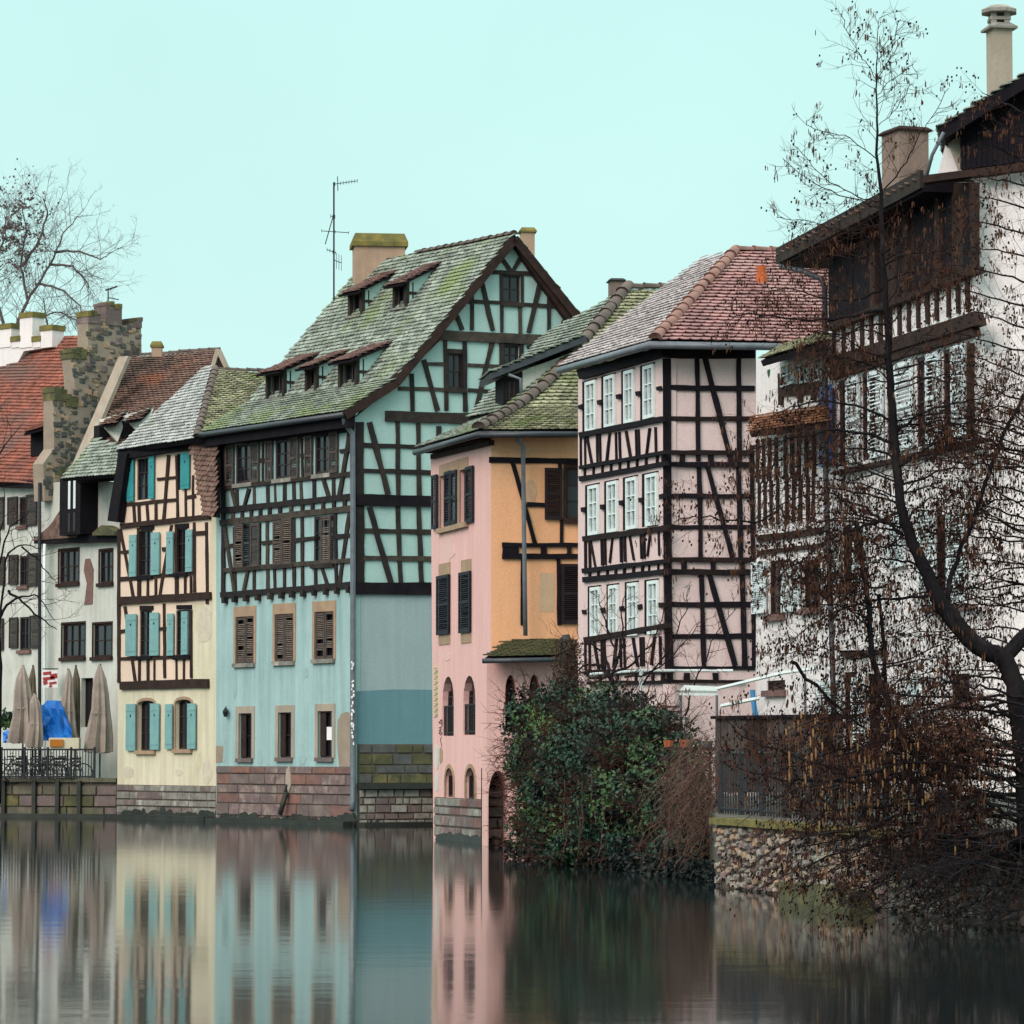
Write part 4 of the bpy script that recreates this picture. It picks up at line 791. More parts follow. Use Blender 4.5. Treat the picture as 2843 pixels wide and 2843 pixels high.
for i in range(15): x = 2318 + i * 26; beam(WB, 0, x, yb(x) + 8, x + 1, yb(x) + 105, 7, M['brwood'], WHT)
beam(WB, 0, 2300, 1012, 2706, 884, 38, M['brwood'], WHT, .14); beam(WB, 0, 2300, 1043, 2700, 920, 24, M['brwood'], WHT, .10)
for x0, x1 in ((766, 850), (915, 1008), (1090, 1205), (1300, 1388), (1470, 1556)):
    xm = (x0 + x1) / 2; louv(x0, x1, slope(xm, 868, 625), slope(xm, 1438, 1235), M['whsh'])
board_shutter(WHT, WB, 13, 612, 692, 895, 1430, M['blue'], M['blue'], off=.12)
for x0, x1 in ((1288, 1298), (1560, 1590), (905, 913)): xm = x0; beam(WB, 13, x0, slope(xm, 860, 625), x0, slope(xm, 1440, 1235), 20, M['brwood'], WHT)
beam(WB, 13, 650, 1478, 1640, 1252, 26, M['brwood'], WHT, .14, 'window_ledge')
for a in ((935, 1030, 60, 380), (1112, 1215, 40, 600), (1285, 1395, 52, 596), (560, 640, 130, 480), (722, 800, 110, 460), (512, 650, 1050, 1500), (715, 792, 1030, 1560), (1050, 1130, 1020, 1300)): louv(*a, M['whsh'], 24, 14)
for x0, x1, y0, y1 in ((1285, 1410, 615, 610), (1110, 1215, 628, 622), (630, 880, 892, 880)): beam(WB, 14, x0, y0, x1, y1, 34, M['rose'] if y0 < 800 else M['brwood'], WHT, .10, 'sill')
body(WC, [(2700, 2210), (3700, 2210), (3700, 361), (2700, 484)], 'side_wall', M['white'], WHT)
beam(WC, 0, 2560, 497, 3700, 355, 20, M['brwood'], WHT, .35, 'fascia', .1)
for x in range(2666, 3560, 15):
    t = lambda q: lerp(372, 245, (q - 2666) / 177) if q < 3080 else lerp(75, 355, (q - 3080) / 500); prism(WC, [(x, t(x)), (x + 14, t(x + 14)), (x + 14, 468 - (x - 2666) * .13), (x, 470 - (x - 2666) * .13)], -.2, .05 + random.uniform(0, .03), 'loft_board', M['dkwood'], WHT)
prism(WC, [(2618, 370), (2666, 366), (2668, 470), (2656, 472)], -.3, -.1, 'loft_cheek', M['chimw'], WHT)
prism(WC, [(2617, 378), (2620, 376), (2654, 468), (2650, 475), (2588, 488)], -.5, -.3, 'dormer_cheek', M['white'], WHT)
vA = [WB.P(2162, 712, .6), WB.P(2430, 570, .6), WB.P(2564, 497, .6)]; bkA = -WB.n * 4 + Vector((0, 0, 0))
roof(WHT, [vA[0], vA[0] + bkA, vA[2] + bkA, vA[2]], M['brtile'], M['dkwood'], .2, .18, 0, .22)
q = MB(); nn = WB.n
for a, b in ((vA[0], vA[1]), (vA[1], vA[2])):
    d = (b - a).normalized(); s_ = d.cross(nn).normalized(); q.obox((a + b) / 2 + nn * .03, (b - a) / 2, nn * .03, s_ * .16)
q.build('bargeboard', M['ltwood'], WHT)
v0, v1, v2 = WC.P(2606, 358, .5), WC.P(3080, 62, .5), WC.P(3620, 372, .5); bC = Vector((.8, 5, 0))
roof(WHT, [v0, v0 + bC, v1 + bC, v1], M['gtile'], M['dkwood'], .2, .18, 0, .2); roof(WHT, [v2 + bC, v2, v1, v1 + bC], M['gtile'], M['dkwood'], .2, .18, 0, .2)
pipe(WHT, [at(2620, 368, 61.3), at(2588, 430, 61.5), at(2572, 490, 61.6)], .032, M['metal'])
pipe(WHT, [vA[0] + Vector((0, 0, -.05)), WB.P(2172, 740, .6), WB.P(2230, 752, .45), WB.P(2280, 775, .3), WB.P(2290, 800, .2), WB.P(2292, 1300, .2), WB.P(2312, 1860, .2), WB.P(2318, 2120, .2)], .055, M['metald'])
c = at(2514, 560, 68); chimney(WHT, c.x, c.y, 10, at(2514, 372, 68).z, .62, .75, mat('brown_grey_chimney_render', (.26, .19, .155), (.20, .145, .12), sc=2, streak=.2), M['brwood'], .35, .06, .06)
c = at(2776, 290, 65); z1 = at(2776, 85, 65).z; ch = chimney(WHT, c.x, c.y, 11.8, z1, .36, .40, M['chimw'], M['greyst'], .2, .08, .08)
for dx, dy in ((-1, -1), (1, -1), (1, 1), (-1, 1)): q = MB(); q.obox((c.x + dx * .12, c.y + dy * .14, z1 + .18), (.05, 0, 0), (0, .05, 0), (0, 0, .14)); q.build('cowl_post', M['greyst'], ch)
q = MB(); q.obox((c.x, c.y, z1 + .2), (.19, 0, 0), (0, .2, 0), (0, 0, .03)); q.build('chimney_slab', M['greyst'], ch); q = MB(); q.tube([(c.x, c.y, z1 + .31), (c.x, c.y, z1 + .37), (c.x, c.y, z1 + .46)], [.34, .34, .16], 8); q.build('chimney_cowl', M['greyst'], ch)
# left wing
LWG = thing('gabled_house', 'narrow white half-timbered house with an orange tiled hood, squeezed behind the pale pink house', 'house', xy0(2150, 73, 1.1))
for a in ((14, 205, 292, 335, 660), (14, 410, 512, 330, 620), (14, 190, 300, 1050, 1110)): window(LWG, WA, *a, M['brwood'], nx=1, ny=2, rec=.06, sill=M['rose'])
body(WA, [(2099, 2200), (2295, 2200), (2295, 935), (2099, 1000)], 'front_wall', M['white'], LWG)
for a in ((122, 202, 340, 650), (300, 405, 345, 640)): shutter(LWG, WA, 14, *a, M['whsh'], n=22)
bb = M['brwood']
beams(WA, 14, [(130, 208, 548, 150, 40), (130, 292, 548, 240, 28)], bb, LWG, .05)
for x in (160, 200, 240, 285, 330, 375, 420, 470, 520): beam(WA, 13, x, 1270 - x * .12, x, 1560 - x * .12, 14, bb, LWG); beam(WA, 13, x + 10, 1560 - x * .12, x + 10, 1850 - x * .12, 12, bb, LWG)
for x0, x1, y in ((300, 410, 720), (430, 500, 705), (520, 596, 690)): beam(WA, 13, x0, y + 90, x0, y + 300, 26, bb, LWG, .05); window(LWG, WA, 13, x0 + 20, x1, y + 20, y + 170, M['whfr'], nx=1, ny=1, cut=False, glass=M['glassl'], rec=0)
beam(WA, 13, 290, 930, 600, 905, 80, bb, LWG, .05, 'parapet_board')
u_, z_ = WA.uz(2135, 1035); prism_uz(WA, [(u_ + .09 * sin(t) ** 3, z_ + .085 * (cos(t) - .38 * cos(2 * t) - .15 * cos(3 * t))) for t in [2 * pi * i / 20 for i in range(20)]], .0, .012, 'painted_heart', mat('green_paint', (.02, .12, .05)), LWG)
ra, rb_ = WA.P(2082, 1205, .9), WA.P(2290, 1178, .9); rc, rd = WA.P(2290, 1128, .05), WA.P(2096, 1158, .05)
roof(LWG, [ra, rb_, rc, rd], mat('orange_brown_tile', (.30, .13, .06), (.2, .09, .05), sc=3, cell=5), M['dkwood'], .18, .14, 60, .08, 'hood_roof')
ra, rb_ = WA.P(2112, 1002, .8), WA.P(2292, 950, .8); rc, rd = WA.P(2292, 925, -.4), WA.P(2180, 962, -.4)
roof(LWG, [ra, rb_, rc, rd], M['ytile'], M['dkwood'], .18, .14, 40, .12)
# ================================================================= left houses
O1 = thing('terraced_house', 'white rendered house with red tiled roof and dark brown shutters at the left edge', 'house', xy0(60, 128, 1.1))
W1 = Wall(-80, 131.5, 118, 127); W2 = Wall(118, 127, 332, 122.5)
def brown_window(h, W, x0, x1, y0, y1, arch_=0):
    window(h, W, 22, x0, x1, y0, y1, M['brfr'], nx=1, ny=1, rec=.06, fw=.07, sur=M['rose'] if arch_ else None, sw=.08, sill=M['rose'])
for a in ((185, 265, 455, 735), (190, 275, 1030, 1325), (190, 300, 1625, 1950)): brown_window(O1, W1, *a)
body(W1, [(-80, 2185), (118, 2185), (118, 1336), (-80, 1330)], 'front_wall', M['oldwhite'], O1)
for a in ((88, 182, 455, 725), (270, 370, 430, 735), (-40, 50, 460, 770), (100, 188, 1020, 1310), (280, 375, 1005, 1325), (-40, 60, 1040, 1310), (105, 188, 1630, 1930), (305, 400, 1610, 1930), (-40, 45, 1640, 1950)):
    shutter(O1, W1, 22, *a, M['brfr'], M['shut'], n=16, off=.04, stuff=True)
o_ = arch(*W1.rect(*zr(22, 165, 325, 1560, 1700)), .2); 
p0, p1, p2, p3 = at(-90, 1335, 130.5), at(122, 1350, 126.2), at(245, 943, 133.5), at(60, 966, 137)
roof(O1, [at(-120, 1335, 131), at(128, 1345, 126.4), at(262, 1195, 129.4), at(245, 943, 134), at(64, 968, 138), at(-120, 1230, 133.5)], M['redtile'], M['dkwood'], .19, .17, 120)
caps(O1, [at(64, 968, 138), at(245, 943, 134)], M['redtile'], .12, .4)
beam(W1, 22, -60, 322, 375, 335, 70, M['dkwood'], O1, .35, 'eaves_board', .05)
DWl = Wall(80, 128.5, 150, 127.9)
prism(DWl, [(85, 1205), (122, 1188), (118, 1262), (85, 1268)], -1.0, 0, 'dormer', M['black'], O1)
prism(DWl, [(120, 1190), (146, 1170), (130, 1240), (118, 1264)], -1.5, -.4, 'dormer_cheek', M['oldwhite'], O1)
roof(O1, [at(66, 1204, 128), at(128, 1186, 127.4), at(152, 1164, 129.0), at(95, 1186, 129.6)], M['redtile'], M['dkwood'], .19, .17, 10, .08, 'dormer_roof')
# white stepped firewall
WG = Wall(-60, 137, 165, 134); FWL = thing('stepped_firewall', 'white rendered stepped firewall with mossy pillars rising left of the red roof', 'wall', xy0(60, 134, 1.1))
prism(WG, [(-60, 1280), (-60, 935), (-10, 935), (34, 935), (34, 960), (57, 960), (57, 905), (92, 905), (92, 960), (113, 960), (113, 935), (147, 935), (147, 962), (66, 975), (0, 1100), (-60, 1200)], -.5, 0, 'wall_slab', M['white'], FWL)
for x0, x1, y in ((-12, 33, 898), (57, 92, 866), (115, 147, 902), (34, 57, 932), (93, 114, 932)):
    a, b, c, d = WG.rect(x0, x1, y + 16, 965); q = MB(); q.wbox(WG, a, b, c, d, -.55, .04); q.build('pillar', M['white'], FWL)
    q = MB(); q.wbox(WG, a - .04, b + .04, d, d + .2, -.6, .08); q.build('moss_cap', M['mossy'], FWL)
# second house
O2 = thing('terraced_house', 'white rendered house with brown roof, two slanting dormers and a tall dark bay window', 'house', xy0(220, 124, 1.1))
for a in ((575, 770, 970, 1295), (970, 1100, 975, 1295), (605, 830, 1690, 2020), (908, 1092, 1690, 2015)):
    window(O2, W2, 22, *a, M['brwood'], nx=2 if a[1] - a[0] > 190 else 1, ny=1, rec=.08, fw=.07, sill=M['brwood'], sur=M['brwood'], sw=.05)
window(O2, W2, 22, 790, 905, 2235 - 15, 2700, M['brwood'], nx=0, ny=0, rec=.2, glass=M['black'])
body(W2, [(118, 2185), (332, 2185), (332, 1340), (215, 1330), (118, 1345)], 'front_wall', M['oldwhite'], O2)
q = MB(); a, b, c, d = W2.rect(*zr(22, 755, 958, 275, 830)); q.wbox(W2, a, b, c, d, .02, .7); bay = q.build('bay', M['dkwood'], O2)
for k in range(2):
    for j in range(2):
        q = MB(); aa = lerp(a, b, .42 + .25 * k); q.wbox(W2, aa, aa + (b - a) * .10, c + (d - c) * (.45 if j else .05), c + (d - c) * (.95 if j else .38), .70, .71); q.build('casement', M['whfr'] if j else M['brfr'], bay)
prism(W2, [zp(22, *p) for p in ((310, 880), (480, 740), (600, 560), (650, 440), (755, 420), (775, 800), (740, 850))], .0, .35, 'lean_to_slope', M['brtile'], O2)
prism(W2, [zp(22, *p) for p in ((900, 805), (985, 730), (1110, 790), (1110, 830), (900, 830))], .02, .5, 'bay_hood', M['moss'], O2)
beam(W2, 22, 330, 880, 1150, 850, 70, M['dkwood'], O2, .30, 'eaves_board', .02); beam(W2, 22, 900, 880, 1140, 880, 40, M['greyst'], O2, .12, 'cornice')
prism(W2, [zp(22, *p) for p in ((835, 1060), (880, 1055), (915, 1160), (905, 1500), (825, 1510), (850, 1300), (820, 1170))], 0, .02, 'exposed_brick_patch', M['rose'], O2)
roof(O2, [at(170, 1330, 122.4), at(325, 1318, 119.6), at(335, 1240, 121), at(262, 1215, 123.2)], M['gtile'], M['dkwood'], .19, .16, 40, .12, 'bay_roof')
_f = frame_of(at(212, 1330, 123.3), at(500, 1315, 121.8), at(362, 992, 131))[3]
roof(O2, [at(212, 1330, 123.3), at(500, 1315, 121.8), plane_hit(at(212, 1330, 123.3), _f, 607, 974), at(362, 992, 131)], M['brtile'], M['dkwood'], .19, .17, 120)

for pts in (((365, 990), (356, 988), (205, 1340), (216, 1340)),):
    prism(Wall(150, 125, 400, 129), list(pts), -.1, .35, 'verge_flashing', M['chimw'], O2)
GT = Wall(560, 127.9, 660, 127.3); prism(GT, [(575, 1065), (604, 975), (628, 1022), (640, 1080)], -.2, 0, 'gable_end', M['brwood'], O2)
beam(GT, 0, 604, 970, 572, 1075, 10, M['chimw'], O2, .1, 'bargeboard'); beam(GT, 0, 604, 970, 632, 1030, 10, M['chimw'], O2, .1, 'bargeboard')
RBx = 1; RB = frame_of(at(212, 1330, 123.3), at(500, 1315, 121.8), at(362, 992, 131))[3]
caps(O2, [plane_hit(at(212, 1330, 123.3), RB, 362, 990), plane_hit(at(212, 1330, 123.3), RB, 607, 970)], M['pantile'], .11, .4)
for xx, yy in ((303, 1212), (373, 1200)):
    c = plane_hit(at(212, 1330, 123.3), RB, xx, yy) ; u_ = W2.u; n_ = W2.n; q = MB(); q.obox(c + n_ * .30 + Vector((0, 0, .06)), u_ * .2, n_ * .2, (0, 0, .30)); dmo = q.build('dormer', M['black'], O2)
    q = MB(); e = c + n_ * .65 + u_ * .34; f_ = at(xx + 52, yy - 72, c.y - .1); g3 = at(xx + 20, yy + 15, c.y - .75); q.poly([e + Vector((0, 0, .5)), f_, g3, e + Vector((0, 0, .5)) + u_ * .1, f_ + u_ * .1, g3 + u_ * .1], [(0, 1, 2), (3, 5, 4), (0, 3, 4, 1), (1, 4, 5, 2), (2, 5, 3, 0)]); q.build('dormer_cheek', M['oldwhite'], dmo)
    r0 = at(xx - 28, yy - 28, c.y - 1.0); r1 = at(xx + 16, yy - 34, c.y - 1.1); r2 = at(xx + 56, yy - 78, c.y - .05); r3 = at(xx + 8, yy - 70, c.y + .2)
    roof(O2, [r0, r1, r2, r3], M['brtile'], M['dkwood'], .19, .16, 8, .06, 'dormer_roof')
c = at(436, 980, 129); chimney(O2, c.x, c.y, at(0, 992, 129).z, at(0, 965, 129).z, .36, .4, M['chim'], M['mossy'], 0, .14, .05)
pipe(O1, [at(110, y, 126.3) for y in (1340, 1600, 1900, 2150)], .06, M['iron'], 'downpipe'); pipe(O2, [at(124, y, 126.2) for y in (1510, 1700, 1900, 2150)], .055, M['whfr'], 'downpipe')
# rubble firewall
RF = Wall(60, 125.6, 400, 129.5); RW = thing('stepped_firewall', 'ruined rubble stone firewall stepping up between the red roof and the brown roof', 'wall', xy0(230, 128, 1.1))
out_ = [(590, 940), (662, 940), (668, 975), (702, 975), (702, 930), (812, 930), (812, 975), (872, 975), (872, 965), (945, 965), (950, 1165), (862, 1165), (530, 1932), (470, 2150), (300, 2150), (290, 1900), (362, 1800), (362, 1470), (440, 1470), (440, 1500), (512, 1500), (512, 1470), (485, 1470), (485, 1190), (575, 1190), (590, 1180)]
out_ = [out_[i] for i in range(len(out_)) if i not in (21, 22)] ; out_.insert(21, (485, 1500)) if False else None
loop = [RF.uz(*zp(1, x, y)) for x, y in out_]; prism_uz(RF, loop, -.6, 0, 'wall_slab', M['bare'], RW)
cnt = 0
for k in range(900):
    x = random.uniform(290, 950); y = random.uniform(960, 2140)
    if not inside(RF.uz(*zp(1, x, y)), loop) or cnt > 260: continue
    c = RF.P(*zp(1, x, y)); s = random.uniform(.06, .17); q = MB(); h2 = s * random.uniform(.5, .9); m_ = [RF.n * random.uniform(.01, .05) for _ in range(8)]
    j = lambda: random.uniform(.6, 1.1); u3 = RF.u; zz = Vector((0, 0, 1))
    q.box8([c - u3 * s * j() - zz * h2 * j(), c + u3 * s * j() - zz * h2 * j(), c + u3 * s * j() + zz * h2 * j(), c - u3 * s * j() + zz * h2 * j(),
            c - u3 * s * .7 - zz * h2 * .7 + m_[0], c + u3 * s * .7 - zz * h2 * .7 + m_[1], c + u3 * s * .7 + zz * h2 * .7 + m_[2], c - u3 * s * .7 + zz * h2 * .7 + m_[3]])
    q.build('stone', random.choice([M['darkst'], M['rose2'], M['darkst'], M['tan'], M['quay']]), RW); cnt += 1
for x0, x1, y0, y1 in ((588, 664, 900, 960), (705, 812, 842, 975), (872, 946, 936, 990), (480, 576, 1145, 1200), (362, 442, 1408, 1480), (440, 516, 1462, 1520)):
    a, b, c, d = RF.rect(*zr(1, x0, x1, y0, y1)); q = MB(); q.wbox(RF, a, b, c, d, -.65, .05); q.build('merlon', M['moss'] if x0 < 560 else M['rose2'], RW); 
    for k in range(4): q = MB(); aa = lerp(a - .03, b + .03, k / 4); bb2 = lerp(a - .03, b + .03, (k + 1) / 4); q.wbox(RF, aa + .004, bb2, d - random.uniform(0, .12), d + random.uniform(.02, .16), -.66, random.uniform(.03, .09)); q.build('moss_cap', random.choice([M['mossy'], M['moss'], M['rose2']]) if x0 > 560 else M['moss'], RW)
q = MB(); q.tube([at(300, 850, 128.6), at(300, 800, 128.6)], .025, 5); q.tube([at(292, 806, 128.6), at(326, 795, 128.6)], .03, 5); q.tube([at(300, 826, 128.6), at(330, 832, 128.6)], .02, 5)
single('tv_antenna', q, M['iron'], 'small television antenna on the rubble firewall', 'antenna')
# quay wall at the left
QW = Wall(-90, 121.4, 326, 119.3); QT = thing('quay_wall', 'low damp stone quay wall under the terrace left of the cream house', 'wall', xy0(150, 120.3))
q = MB(); q.wbox(QW, 0, QW.len, -.5, 1.18, -.5, -.03); q.build('wall_core', M['mortar'], QT)
stones(QT, QW, 0, -90, 326, 2180, 2262, (30, 34, 24), 1.3, [M['quay'], M['rose2'], M['quay'], M['moss']], off=.03)
u = 0
while u < QW.len:
    l = random.uniform(.9, 1.4); q = MB(); q.wbox(QW, u + .01, min(u + l, QW.len) - .01, 1.18, 1.32, -.5, .08); q.build('coping_stone', M['quay'], QT); u += l
q = MB(); q.wbox(QW, 0, QW.len, -.3, .13, -.1, .35); q.build('stone_ledge', M['wet'], QT)
for x in (10, 95, 160, 220):
    q = MB(); c = QW.P(x, 2220, .10); q.obox((c.x, c.y, .55), QW.u * .07, QW.n * .06, (0, 0, .68)); q.build('mooring_post', M['wet'], QT)
# terrace furniture
def railing(name, a, b, h, n, label, m_, z):
    T = thing(name, label, 'railing', (a.x, a.y, z)); d = b - a; q = MB()
    for zz in (.08, h): q.tube([a + Vector((0, 0, z + zz - a.z)), b + Vector((0, 0, z + zz - b.z))], .03, 5)
    q.build('rail', m_, T)
    for i in range(n + 1):
        p = a + d * (i / n); p.z = z; q = MB(); big = i % 8 == 0; q.tube([p, p + Vector((0, 0, h + (.08 if big else 0)))], .045 if big else .016, 5); q.build('post' if big else 'bar', m_, T)
    return T
railing('iron_railing', at(-60, 2100, 120.6), at(262, 2100, 119.6), .98, 40, 'dark iron railing along the quay edge in front of the closed parasols', M['iron'], 1.28)
def parasol(x, D, ytop, ybot, wtop, wbot, m_, label, zb=1.12):
    b = at(x, 2000, D); b.z = zb; T = thing('closed_parasol', label, 'parasol', b, 'closed parasols on the terrace'); z0 = at(x, ybot, D).z; z1 = at(x, ytop, D).z; n = 18; rings = 7; V = []; Fc = []; ph = random.random() * 6
    for k in range(rings):
        t = k / (rings - 1); r = (wtop + (wbot - wtop) * (t ** .8)) * D / F / 2 * (1 + .06 * sin(k * 2 + ph)); z = z1 + (z0 - z1) * t
        if k == 0: r *= .25
        for i in range(n):
            a = 2 * pi * i / n; rr = r * (1 + (.22 * t + .08) * (1 if i % 2 else -1) + .05 * sin(3 * a + ph)); V.append((b.x + rr * cos(a) + .03 * sin(k + ph), b.y + rr * sin(a), z + (.06 * (i % 2) if k == rings - 1 else 0)))
    for k in range(rings - 1):
        for i in range(n): Fc.append((k * n + i, k * n + (i + 1) % n, (k + 1) * n + (i + 1) % n, (k + 1) * n + i))
    q = MB(); q.poly(V, Fc + [tuple(range(n))]); q.build('canopy', m_, T); q = MB(); q.tube([b, Vector((b.x, b.y, z1))], .03, 6); q.build('pole', M['iron'], T)
    q = MB(); zt = z0 + (z1 - z0) * .45; q.tube([(b.x, b.y, zt - .03), (b.x, b.y, zt + .03)], (wtop + (wbot - wtop) * .6) * D / F / 2, 10); q.build('tie_strap', m_, T)
    q = MB(); q.obox((b.x, b.y, b.z + .05), (.25, 0, 0), (0, .25, 0), (0, 0, .05)); q.build('base', M['darkst'], T)
parasol(64, 121.4, 1846, 2065, 22, 66, M['canvas'], 'closed beige parasol, widest of the left pair on the terrace')
parasol(90, 122.6, 1846, 2060, 14, 34, M['canvasd'], 'closed olive parasol behind the widest beige one')
parasol(98, 121.0, 1925, 2078, 20, 40, M['canvas'], 'short closed parasol with grey-brown cover in front of the olive one')
parasol(188, 122.0, 1856, 2070, 16, 48, M['canvas'], 'closed beige parasol right beside the blue tarpaulin')
parasol(210, 122.6, 1846, 2085, 14, 26, M['canvasd'], 'closed narrow olive parasol by the dark doorway')
parasol(278, 121.4, 1843, 2092, 20, 66, M['canvas'], 'closed beige parasol nearest the cream house')
q = MB(); random.seed(5)
def tarp(x0, x1, ytop, ybot, D, peak):
    V = []; nx, ny = 9, 6
    for j in range(ny):
        for i in range(nx):
            t = i / (nx - 1); s = j / (ny - 1); x = lerp(x0, x1, t); yt = ytop + (ybot - ytop) * peak(t); y = lerp(yt, ybot, s); p = at(x, y, D - .5 * s + .12 * random.uniform(-1, 1) + .3 * abs(t - .5)); V.append(p)
    m_ = MB(); m_.poly(V, [(j * nx + i, j * nx + i + 1, (j + 1) * nx + i + 1, (j + 1) * nx + i) for j in range(ny - 1) for i in range(nx - 1)])
    n0 = len(m_.V); B = [v + Vector((0, .5, 0)) for v in V]; m_.poly(B, [(j * nx + i, (j + 1) * nx + i, (j + 1) * nx + i + 1, j * nx + i + 1) for j in range(ny - 1) for i in range(nx - 1)])
    for i in range(nx - 1): m_.Fc.append((i, n0 + i, n0 + i + 1, i + 1))
    return m_
single('tarpaulin', tarp(108, 200, 1940, 2056, 121.7, lambda t: .04 + (.0 if t < .62 else (t - .62) * 1.7) + (.12 * (1 - t) if t < .2 else 0)), M['tarp'], 'bright blue tarpaulin draped over a tall stack between the parasols', 'tarpaulin')
single('tarpaulin', tarp(8, 62, 2015, 2062, 122.0, lambda t: .1 + .5 * abs(t - .55)), M['tarp'], 'low crumpled blue tarpaulin at the left end of the terrace', 'tarpaulin')
q = MB(); c = at(180, 2065, 121.2); q.obox(c, (.5, 0, 0), (0, .3, 0), (0, 0, .2)); single('storage_box', q, M['cream'], 'pale yellow box beneath the blue tarpaulin', 'box')
q = MB(); c = at(157, 2063, 120.85); q.obox(c, (.22, 0, 0), (0, .03, 0), (0, 0, .12)); single('storage_box', q, mat('orange_paint', (.45, .16, .02)), 'orange box in front of the pale yellow one', 'box')
S = thing('hanging_sign', 'red and white hanging sign between the two white left houses', 'sign', tuple(at(139, 1912, 125.4)))
q = MB(); c = at(139, 1885, 125.4); q.obox(c, (.27, 0, 0), (0, .03, 0), (0, 0, .3)); q.build('board', M['paper'], S)
for dx, dz, s, h_ in ((-.1, .2, .14, .05), (.13, .1, .12, .08), (-.04, .02, .2, .05), (-.16, -.12, .07, .07), (.1, -.14, .13, .04), (.02, -.25, .05, .03)): q = MB(); q.obox(c + Vector((dx, -.04, dz)), Vector((s, 0, .02)), (0, .008, 0), Vector((-.01, 0, h_))); q.build('red_patch', M['signred'], S)
q = MB(); q.tube([at(118, 1857, 125.4), at(162, 1857, 125.4)], .02, 5); q.build('bracket', M['iron'], S)
def bicycle(x, D, label, lean=0):
    b = at(x, 2000, D); b.z = 1.12; T = thing('bicycle', label, 'bicycle', b, 'bicycles parked behind the quay railing'); o = Vector(b)
    for dx in (-.5, .5):
        q = MB(); ctr = o + Vector((dx, 0, .34)); q.tube([ctr + Vector((.33 * cos(a), 0, .33 * sin(a))) for a in [2 * pi * i / 18 for i in range(19)]], .022, 5, False); w = q.build('wheel', M['iron'], T)
        q = MB()
        for i in range(6): a = pi * i / 6; q.tube([ctr + Vector((.33 * cos(a), 0, .33 * sin(a))), ctr - Vector((.33 * cos(a), 0, .33 * sin(a)))], .004, 3)
        q.build('spokes', M['metal'], w)
    P = lambda x_, z_, y_=0: o + Vector((x_, y_, z_)); q = MB()
    for a, c2 in (((-.5, .34), (-.08, .30)), ((-.08, .30), (-.2, .85)), ((-.5, .34), (-.18, .78)), ((-.18, .78), (.33, .82)), ((-.08, .30), (.33, .80)), ((.3, .95), (.5, .34))): q.tube([P(*a), P(*c2)], .018, 5)
    q.build('frame', M['metald'], T); q = MB(); q.tube([P(.28, 1.0, -.25), P(.3, 1.03), P(.28, 1.0, .25)], .014, 5); q.build('handlebar', M['metal'], T)
    q = MB(); q.obox(P(-.2, .9), (.13, 0, 0), (0, .06, 0), (0, 0, .025)); q.build('saddle', M['iron'], T)
for i, x in enumerate((10, 48, 82, 120, 156, 190)): bicycle(x, 121.0 - .15 * (i % 3), ('%s bicycle from the left end, parked behind the quay railing' % ('first', 'second', 'third', 'fourth', 'fifth', 'sixth')[i]))
# ================================================================= garden wall, fence, shed on the right
GW = Wall(1984, 58.6, 2452, 49.4); GR = thing('garden_wall', 'mossy rubble retaining wall rising from the water under the alder', 'wall', xy0(2200, 54))
q = MB(); q.wbox(GW, 0, GW.len, -.5, .98, -.5, -.03); q.build('wall_core', M['mortar'], GR)
rubble(GR, GW, .1, GW.len - .1, .05, .96, [M['rose2'], M['chimw'], M['tan'], M['greyst'], M['mauvest'], M['palest']], 290)
q = MB(); q.wbox(GW, GW.len * .58, GW.len * .97, -.4, .26, .05, .42); q.build('mossy_buttress', M['moss'], GR)
u = 0
while u < GW.len:
    l = random.uniform(.6, 1.0); q = MB(); q.wbox(GW, u + .01, u + l - .01, 1.0, 1.10 + random.uniform(0, .02), -.4, .10); q.build('coping_stone', M['mossy'], GR); u += l
GW2 = Wall(2470, 49.2, 2900, 43.4); GR2 = thing('garden_wall', 'low grey rubble wall half hidden by branches at the lower right', 'wall', xy0(2650, 46))
q = MB(); q.wbox(GW2, 0, GW2.len, -.5, .98, -.5, -.03); q.build('wall_core', M['mortar'], GR2)
rubble(GR2, GW2, .1, GW2.len - .1, .05, .96, [M['rose2'], M['darkst'], M['quay'], M['greyst'], M['mauvest']], 170)
railing('garden_fence', at(2000, 2100, 60.2), at(2460, 2100, 51), 1.0, 56, 'dark metal fence on the mossy garden wall', M['iron'], 1.14)
SH = Wall(1985, 66.5, 2330, 63); SD = thing('garden_shed', 'low brown timber shed wall behind the garden fence', 'shed', xy0(2150, 65, 1.1))
x = 1990
while x < 2325:
    w2 = random.uniform(14, 22); prism(SH, [(x, 1992), (x + w2 - 1.5, 1992), (x + w2 - 1.5, 2200), (x, 2200)], -.05, .02 + random.uniform(0, .02), 'plank', random.choice([M['dkslat'], M['shut'], M['brwood'], M['dkslat']]), SD); x += w2
q = MB(); a, b, c, d = SH.rect(1985, 2330, 1985, 1994); q.wbox(SH, a, b, c, d, -.4, .1); q.build('roof_edge', M['dkwood'], SD)
AW = thing('garden_awning', 'pale fabric awning on thin poles beside the pale pink house', 'awning', xy0(2020, 70, 1.1))
q = MB(); A_ = [at(1888, 1916, 71), at(1992, 1918, 70.5), at(1992, 1906, 72), at(1900, 1902, 72.5)]; q.poly(A_ + [p - Vector((0, 0, .05)) for p in A_], [(0, 1, 2, 3), (7, 6, 5, 4)] + [(i, (i + 1) % 4, (i + 1) % 4 + 4, i + 4) for i in range(4)]); q.build('canopy', M['awning'], AW)
